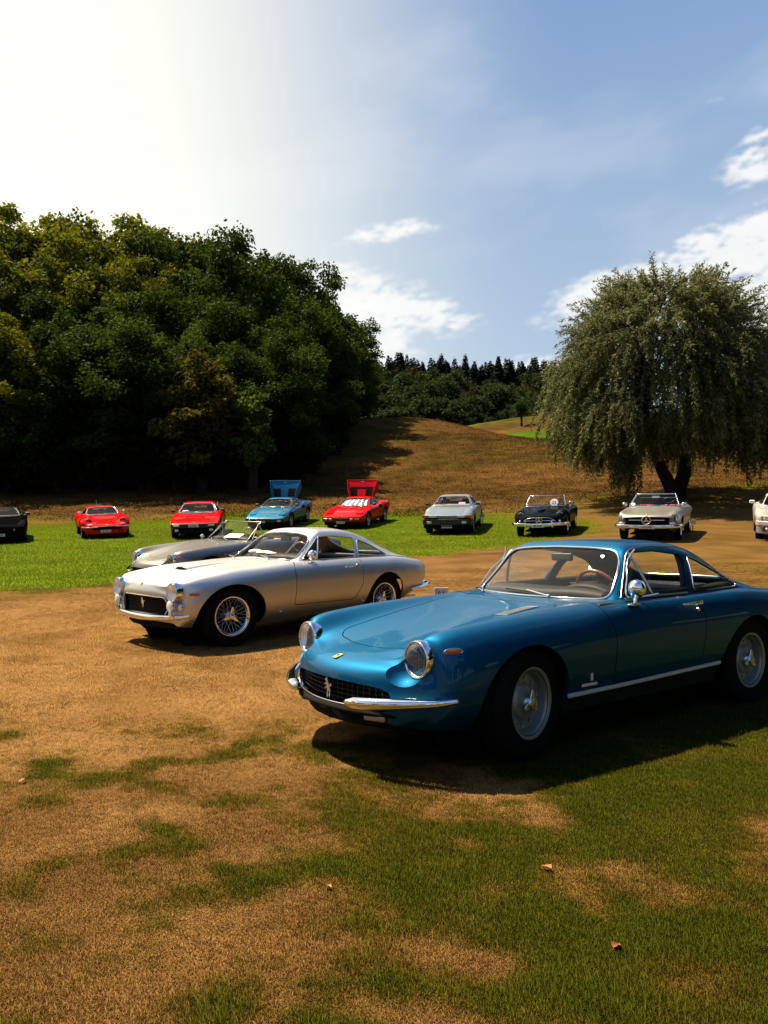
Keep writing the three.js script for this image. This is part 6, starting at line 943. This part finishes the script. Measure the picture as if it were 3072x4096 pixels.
{ // black open roadster
  const car = thing('black_roadster', 'black open roadster with round headlights and a round number 23 disc in its windscreen', 'car', null), bp = gloss(.004, .005, .005, .25);
  onSlope(car, 5.617, -26.349, -1.918, -.025, 0);
  const rows = [[1.96, .10, .45, .38, .52, .42, .55, .48, .55, .56, .50, .615, .38, .64, .2, .65, 0, .652], [1.93, .10, .52, .33, .60, .39, .635, .48, .63, .58, .57, .65, .42, .675, .22, .685, 0, .688], [1.85, .08, .58, .28, .70, .38, .745, .50, .75, .62, .69, .71, .5, .70, .25, .715, 0, .72], [1.72, .05, .62, .25, .77, .37, .815, .52, .82, .68, .72, .815, .52, .74, .26, .755, 0, .762], [1.5, .03, .66, .22, .81, .36, .85, .54, .845, .72, .72, .85, .52, .79, .26, .81, 0, .818], [1.2, 0, .68, .22, .82, .36, .862, .56, .85, .74, .72, .86, .52, .83, .26, .855, 0, .862], [.8, 0, .70, .22, .81, .36, .855, .58, .845, .75, .72, .86, .52, .875, .26, .895, 0, .9], [.45, 0, .70, .22, .80, .36, .84, .60, .83, .76, .73, .88, .54, .92, .27, .93, 0, .935], [0, 0, .70, .22, .80, .36, .84, .60, .83, .77, .74, .87, .56, .9, .3, .9, 0, .9], [-.6, 0, .70, .22, .80, .36, .845, .60, .835, .77, .74, .86, .56, .89, .3, .89, 0, .89], [-1.2, 0, .70, .24, .82, .38, .865, .60, .85, .77, .74, .86, .54, .87, .28, .87, 0, .87], [-1.8, 0, .64, .32, .77, .44, .80, .60, .785, .72, .68, .79, .5, .80, .26, .8, 0, .8], [-2.15, -.1, .5, .42, .6, .48, .63, .58, .6, .66, .52, .7, .4, .71, .2, .71, 0, .71]];
  const c = coach(car, { ...q2, rows, paint: bp, arches: [[1.2, .32, .37, .37, .37], [-1.2, .32, .37, .37, .36]], hole: mirrorZ([[0, .36], [.5, .3], [.64, .1], [.64, -.7], [.5, -.95], [0, -.95]]), holeY: .7, hood: mirrorZ([[0, 1.78], [.34, 1.75], [.5, .7], [0, .55]]), doors: [[[.42, .9], [.4, .34], [-.45, .34], [-.5, .95]]] });
  screen(car, .48, .925, .66, .12, 1.255, .57, .13, .016, M.chrome);
  for (const s of [-1, 1]) { headlamp(car, [1.70, .70, s * .62], .1, .12, 0, 0, M.chrome); part(car, 'indicator_lamp', ball(.035, 1.83, .53, s * .63, .8, 1, 1), M.lampwhite); part(car, 'overrider', sweep([[2.02, .33, s * .42], [2.05, .42, s * .42], [2.02, .5, s * .42]], .025, .03, 12), M.chrome); }
  part(car, 'bumper', sweep([[1.62, .44, -.9], [1.86, .44, -.80], [1.99, .43, -.5], [2.04, .405, 0], [1.99, .43, .5], [1.86, .44, .80], [1.62, .44, .9]], .03, .055, 50, 2.4), M.chrome);
  part(car, 'grille_opening', plate(mirrorZ([[0, .64], [.38, .61], [.5, .56], [.5, .50], [.42, .465], [0, .455]]), .02, 1.905), M.matt); part(car, 'grille_frame', rod([[1.93, .46, -.4], [1.91, .52, -.51], [1.93, .60, -.4], [1.965, .64, 0], [1.93, .60, .4], [1.91, .52, .51], [1.93, .46, .4]], .009, 50), M.satin); part(car, 'grille_bar', merge([bar([1.95, .55, -.5], [1.955, .55, -.12], .011), bar([1.95, .55, .5], [1.955, .55, .12], .011)]), M.chrome);
  const st = sub(car, 'grille_star'); part(st, 'ring', new THREE.TorusGeometry(.095, .009, 8, 32).rotateY(Math.PI / 2).translate(1.965, .55, 0), M.badge); part(st, 'points', merge([0, 2.094, 4.189].map((a) => plate([[-.028, 0], [0, .092], [.028, 0]], .01).rotateX(-a).translate(1.972, .55, 0))), M.badge);
  part(car, 'hood_bulge', ball(.09, 1.2, .85, 0, 4.4, .45, 1.5), bp); part(car, 'hood_ornament', merge([ball(.02, 1.55, topAt(c.skin, 1.55, 0).y + .01, 0, 3, .7, .7)]), M.chrome);
  const m = sub(car, 'door_mirror'); part(m, 'housing', ball(.055, .3, 1.02, -.82, .8, 1, 1.2), M.chrome); part(m, 'stem', bar([.32, .88, -.78], [.3, 1.0, -.82], .012), M.chrome);
  numberPlate(car, 'BE 2105', .40, .105, 2.07, .395, .03); darkCabin(car, .42, -.9, M.leather, false, .42, -.3); part(car, 'dashboard', box(.25, .1, 1.25, .25, .9, 0, .04), bp); steeringWheel(car, .08, .97, -.36, .2, M.wood);
  { const d = sub(car, 'number_disc'), t = canvasTex(128, 128, (g) => { g.fillStyle = '#f4f4f2'; g.fillRect(0, 0, 128, 128); g.fillStyle = '#151515'; g.font = 'bold 66px sans-serif'; g.textAlign = 'center'; g.textBaseline = 'middle'; g.fillText('23', 64, 66); }); part(d, 'disc', new THREE.CylinderGeometry(.135, .135, .006, 32).rotateZ(Math.PI / 2), M.white); part(d, 'numerals', new THREE.CircleGeometry(.128, 32).rotateY(Math.PI / 2).translate(.005, 0, 0), new THREE.MeshStandardMaterial({ map: t, roughness: .5 })); d.position.set(.33, 1.03, -.28); d.rotation.z = .35; }
  wiper(car, [.5, .93, -.05], [.44, .97, -.2], [.4, .99, -.5], [.44, .96, -.1]); wiper(car, [.5, .93, .2], [.43, .985, .05], [.42, .965, .45], [.43, .99, -.05]);
  wheels(car, 'cap', .33, .165, .185, 1.45, 2.4);
}
{ // silver open car with a star in the grille
  const car = thing('silver_open_car', 'silver open two-seater with a large star in its grille, red seats, below the willow', 'car', null), sp = flake(.34, .33, .29, .85, .42);
  onSlope(car, 8.272, -23.361, -2.047, -.03, 0);
  const rows = [[2.02, .07, .55, .42, .62, .46, .66, .52, .665, .60, .62, .675, .46, .70, .24, .71, 0, .712], [1.99, .07, .60, .36, .70, .42, .74, .52, .74, .62, .69, .71, .5, .735, .26, .742, 0, .745], [1.85, .05, .64, .30, .77, .38, .815, .52, .815, .66, .75, .79, .53, .775, .27, .78, 0, .783], [1.6, .03, .67, .25, .80, .36, .85, .54, .845, .70, .76, .83, .54, .81, .28, .82, 0, .824], [1.2, 0, .70, .23, .82, .35, .87, .56, .86, .73, .76, .85, .55, .85, .28, .865, 0, .87], [.65, 0, .70, .22, .81, .35, .87, .58, .86, .75, .76, .875, .56, .915, .28, .925, 0, .93], [.2, 0, .70, .22, .81, .35, .865, .59, .855, .76, .77, .88, .58, .91, .3, .91, 0, .91], [-.6, 0, .70, .22, .81, .35, .865, .60, .855, .77, .77, .88, .58, .9, .3, .9, 0, .9], [-1.2, 0, .70, .24, .82, .37, .87, .60, .86, .77, .76, .87, .56, .89, .28, .89, 0, .89], [-1.85, 0, .64, .34, .79, .45, .82, .62, .81, .75, .72, .83, .52, .84, .26, .84, 0, .84], [-2.1, -.04, .55, .42, .7, .5, .72, .62, .71, .72, .64, .77, .48, .78, .24, .78, 0, .78]];
  const c = coach(car, { ...q2, rows, paint: sp, arches: [[1.2, .32, .39, .38, .38], [-1.2, .32, .38, .38, .38]], hole: mirrorZ([[0, .42], [.5, .36], [.67, .15], [.67, -.8], [.5, -1.05], [0, -1.05]]), holeY: .7, hood: mirrorZ([[0, 1.96], [.42, 1.92], [.56, .75], [0, .62]]), doors: [[[.42, .92], [.42, .32], [-.5, .32], [-.55, .95]]] });
  screen(car, .60, .925, .70, .15, 1.27, .545, .11, .02, M.chrome);
  for (const s of [-1, 1]) {
    const h = sub(car, 'headlight'); part(h, 'surround', ball(.15, 1.80, .60, s * .665, .75, 1.25, .82), M.chrome); part(h, 'lens', ball(.15, 1.818, .60, s * .667, .74, 1.2, .76), std(.10, .10, .095, .12, .35, { clearcoat: 1 })); part(h, 'lower_lamp', ball(.06, 1.9, .52, s * .672, .6, .8, 1.4), M.lampwhite);
    const m = sub(car, 'door_mirror'); part(m, 'housing', ball(.055, .5, .99, s * .84, .8, 1, 1.5), M.chrome); part(m, 'stem', bar([.5, .9, s * .80], [.5, .97, s * .83], .012), M.chrome);
  }
  part(car, 'bumper', sweep([[1.5, .45, -.90], [1.84, .45, -.865], [1.985, .445, -.72], [2.06, .43, 0], [1.985, .445, .72], [1.84, .45, .865], [1.5, .45, .90]], .03, .052, 50, 2.6), M.chrome);
  part(car, 'grille_opening', plate(mirrorZ([[0, .69], [.48, .665], [.52, .6], [.5, .545], [0, .54]]), .03, 1.965), M.matt); part(car, 'grille_bar', merge([bar([2.015, .615, -.48], [2.035, .615, -.13], .012), bar([2.015, .615, .48], [2.035, .615, .13], .012)]), M.chrome);
  const st = sub(car, 'grille_star'); part(st, 'ring', new THREE.TorusGeometry(.115, .011, 8, 36).rotateY(Math.PI / 2).translate(2.045, .615, 0), M.badge); part(st, 'points', merge([0, 2.094, 4.189].map((a) => plate([[-.034, 0], [0, .112], [.034, 0]], .012).rotateX(-a).translate(2.052, .615, 0))), M.badge);
  part(car, 'hood_emblem', ball(.022, 1.94, topAt(c.skin, 1.94, 0).y + .006, 0, 1.2, .4, 1.2), M.satin); numberPlate(car, 'LU 5320', .42, .1, 2.092, .425, -.02); darkCabin(car, .5, -1.0, M.redseat, false, .42, -.3); part(car, 'dashboard', box(.3, .08, 1.3, .32, .90, 0, .04), M.leather); steeringWheel(car, .12, .98, -.36, .2, M.black);
  part(car, 'seat_back_panel', box(.06, .3, 1.1, -.9, .98, 0.05, .03), M.leather); part(car, 'rear_view_mirror', box(.02, .065, .22, .14, 1.18, 0, .012), M.foil); part(car, 'windscreen_sticker', new THREE.CylinderGeometry(.06, .06, .003, 24).rotateZ(Math.PI / 2).rotateZ(.9).translate(.49, .985, .6), M.white);
  wiper(car, [.6, .93, 0], [.55, .96, .2], [.52, .975, .48], [.55, .965, .1]); wiper(car, [.6, .93, -.35], [.55, .96, -.2], [.53, .97, .1], [.55, .965, -.3]); wheels(car, 'cap', .33, .18, .185, 1.485, 2.4);
}
{ // silver-white cabriolet cut by the right edge
  const car = thing('pale_cabriolet', 'pale silver car with a white door mirror, cut off by the right picture edge', 'car', null), sp = flake(.55, .55, .54, .6, .4);
  onSlope(car, 12.05, -23.05, -2.0, -.03, 0);
  const c = coach(car, { ...q2, rows: wedge({ xN: 2.16, yN: .70, W: .905, xB: .62, yB: .90, belt: .92, xR: -1.26, yR: .93, xT: -2.25, yT: .88, low: .32, bow: .1 }), gh: cabin({ xb: .72, yb: .915, zb: .70, xh: -.05, yh: 1.22, zh: .56, xr: -.85, yr: 1.2, xe: -1.3, ye: .96, belt: .94, zBelt: .78, bow: .1 }), paint: sp, roofPaint: sp, holeY: .8, ghBelt: .95, hole: mirrorZ([[0, .6], [.6, .45], [.7, .2], [.7, -.9], [.5, -1.2], [0, -1.2]]), arches: [[1.257, .32, .38, .38, .38], [-1.257, .32, .38, .38, .38]], hood: mirrorZ([[0, 2.1], [.62, 2.0], [.6, .8], [0, .75]]), doors: [[[.55, .95], [.5, .3], [-.6, .3], [-.65, 1]]], ws: mirrorZ([[0, .935], [.675, .94], [.54, 1.215, .07], [0, 1.235]]), wsX: -.15, wsTrim: .012, trimMat: M.black, side: [[[[.42, .965], [-.03, 1.195], [-.75, 1.18], [-.85, .965]], true, 'door_window']], sideGlass: M.tint, wsGlass: M.tint });
  part(car, 'bumper', slab([[0, 2.27], [.55, 2.22], [.82, 2.08], [.90, 1.85], [0, 1.7]], .44, .585, .03), sp); part(car, 'bumper_skirt', slab([[0, 2.23], [.55, 2.18], [.80, 2.04], [.875, 1.85], [0, 1.7]], .22, .435, .03), flake(.3, .3, .29, .6, .45)); part(car, 'bumper_groove', slab([[0, 2.22], [.55, 2.17], [.8, 2.03], [.85, 1.8], [0, 1.7]], .585, .60, .005), M.black);
  for (const s of [-1, 1]) { const h = sub(car, 'headlight'); part(h, 'lens', box(.1, .15, .36, 2.08, .66, s * .52, .03, s * -.22), M.lampwhite); part(h, 'bezel', box(.09, .17, .38, 2.07, .66, s * .52, .03, s * -.22), M.steel); part(car, 'indicator_lamp', box(.16, .14, .14, 1.99, .66, s * .755, .04, s * -.7), std(.6, .42, .32, .2, 0, { clearcoat: 1 })); const f = sub(car, 'fog_lamp'); part(f, 'recess', box(.03, .12, .26, 2.155, .36, s * .6, .03, s * -.3), M.black); part(f, 'lens', ball(.045, 2.17, .36, s * .6, .5, 1, 1.2), M.lampwhite); podMirror(car, .45, 1.03, .88, M.whitepaint ?? (M.whitepaint = gloss(.7, .7, .68)), s); }
  part(car, 'grille', box(.04, .14, .66, 2.14, .665, 0, .02), M.black); darkCabin(car, .5, -1.0, M.leather, true, .42, -.3); wheels(car, 'star', .32, .22, .2, 1.53, 2.51);
}
{ // black car cut by the left edge
  const car = thing('black_car', 'shiny black low car cut off by the left edge of the picture', 'car', null), bp = gloss(.002, .002, .003, .1);
  onSlope(car, -13.75, -27.6, -1.13, -.03, 0);
  const c = coach(car, { ...q2, rows: wedge({ xN: 2.06, yN: .60, W: .90, xB: .80, yB: .82, belt: .85, xR: -1.22, yR: .9, xT: -2.1, yT: .86, bow: .09 }), gh: cabin({ xb: .86, yb: .835, zb: .70, xh: -.02, yh: 1.145, zh: .53, xr: -.6, yr: 1.14, xe: -1.5, ye: .92, belt: .87, zBelt: .76, bow: .12 }), paint: bp, holeY: .7, ghBelt: .88, hole: mirrorZ([[0, .7], [.6, .55], [.68, .2], [.68, -.8], [.5, -1.3], [0, -1.3]]), arches: [[1.22, .32, .38, .37, .37], [-1.22, .32, .38, .37, .37]], hood: mirrorZ([[0, 1.95], [.58, 1.95], [.62, .95], [0, .95]]), doors: [[[.68, .88], [.6, .3], [-.5, .3], [-.55, .95]]], ws: mirrorZ([[0, .85], [.67, .855], [.515, 1.14, .07], [0, 1.16]]), wsX: -.12, wsTrim: .011, trimMat: M.black, side: [[[[.5, .89], [.0, 1.12], [-.55, 1.12], [-.62, .89]], true, 'door_window']], rw: mirrorZ([[0, .96], [.46, .96], [.44, 1.1], [0, 1.12]]), rwX: -.65, sideGlass: M.tint });
  part(car, 'bumper', slab([[0, 2.11], [.55, 2.07], [.82, 1.94], [.86, 1.7], [0, 1.7]], .2, .575, .04), bp); for (const s of [-1, 1]) { part(car, 'front_lamp', box(.03, .075, .34, 2.0, .47, s * .62, .015, s * -.42), M.lampwhite); podMirror(car, .5, .93, .84, M.black, s); }
  numberPlate(car, 'SZ 67637', .36, .09, 2.115, .30, -.02); part(car, 'nose_badge', box(.03, .006, .05, 1.98, topAt(c.skin, 1.98, 0).y + .004, 0, .002, 0, -.2), M.yellow); darkCabin(car, .7, -.85, M.leather, true, .34, -.15); part(car, 'dashboard', box(.35, .07, 1.3, .52, .86, 0, .03), M.leather); wheels(car, 'star', .32, .215, .2, 1.52, 2.45);
}
// ---------------------------------------------------------------- number boards on stakes
function board(text, label, x, z, yaw, h, w = 0.34, bh = 0.24) {
  const t = thing('number_board', label, 'sign', null), tex = canvasTex(128, 90, (g, W, H) => { g.fillStyle = '#e6e6e2'; g.fillRect(0, 0, W, H); g.fillStyle = '#161616'; g.font = 'bold 50px sans-serif'; g.textAlign = 'center'; g.textBaseline = 'middle'; g.fillText(text, W / 2, H / 2 + 2); });
  part(t, 'board', box(w, bh, 0.012, 0, h, 0, 0.003), M.white); part(t, 'numerals', new THREE.PlaneGeometry(w * 0.96, bh * 0.94).translate(0, h, 0.0075), new THREE.MeshStandardMaterial({ map: tex, roughness: 0.6, color: 0xdddddd })); part(t, 'stake', box(0.028, h, 0.02, 0, h / 2 - 0.1, -0.018, 0.004), std(0.16, 0.08, 0.03, 0.8));
  t.position.set(x, ground(x, z), z); t.rotation.y = yaw;
}
board('0 1', 'white board numbered 01 on a short stake behind the silver coupe', 0.83, -11.2, 0.12, 0.27, 0.20, 0.16);
board('2 2', 'white board on a stake beside the rear of the pale grey-blue coupe', 3.83, -30.0, 0.1, 0.36, 0.18, 0.15);
board('2 4', 'white board on a stake beside the rear of the silver open car', 9.83, -24.5, 0.1, 0.29, 0.19, 0.16);
// ---------------------------------------------------------------- dead leaves on the grass
{
  const r = rng(404), mats = [std(0.3, 0.09, 0.025, 0.7), std(0.42, 0.12, 0.03, 0.7), std(0.2, 0.05, 0.02, 0.7)];
  const curl = (seed) => { const q = rng(seed), p = [], I = []; for (let i = 0; i <= 8; i++) for (let j = 0; j <= 4; j++) { const t = i / 8, w = Math.sin(Math.PI * Math.pow(t, 0.8)) * 0.026 * (1 + 0.25 * Math.sin(i * 2.3 + seed)), u = (j / 2 - 1); p.push((t - 0.5) * 0.085, 0.012 + 0.02 * u * u * Math.sin(Math.PI * t) + 0.012 * Math.sin(t * 5 + seed), u * w); if (i && j) { const k = i * 5 + j; I.push(k - 6, k - 5, k - 1, k - 1, k - 5, k); } } const g = new THREE.BufferGeometry(); g.setAttribute('position', new THREE.Float32BufferAttribute(p, 3)); g.setIndex(I); g.computeVertexNormals(); return g; };
  [[1180, 1881, 0, 1.5, 'curled orange-brown dead leaf on the grass, lower right'], [710, 1922, 1, 0.9, 'small bright orange leaf on the straw, bottom centre'], [1330, 2052, 2, 1.4, 'dark reddish dead leaf on the grass, near the bottom right'], [48, 1691, 0, 1.2, 'brown dead leaf on the straw at the left edge'], [378, 1488, 2, 1.2, 'dark dead leaf on the straw in front of the silver coupe'], [1430, 1617, 1, 1.0, 'tiny orange leaf at the edge of the shadow of the blue coupe']].forEach(([px, py, m, s, label], k) => {
    const d = 1.4245 * F / (py - 1112), x = (px - 829) / F * d, t = thing('dead_leaf', label, 'leaf', null); part(t, 'blade', curl(k * 3 + 1), mats[m]); part(t, 'stalk', bar([-0.042, 0.012, 0], [-0.065, 0.016, 0.006], 0.0013), mats[2]); t.position.set(x, ground(x, -d) + 0.012, -d); t.rotation.y = r() * 6; t.scale.set(s * 0.42, s * 0.3, s * 0.42);
  });
}
renderer.render(scene, camera);
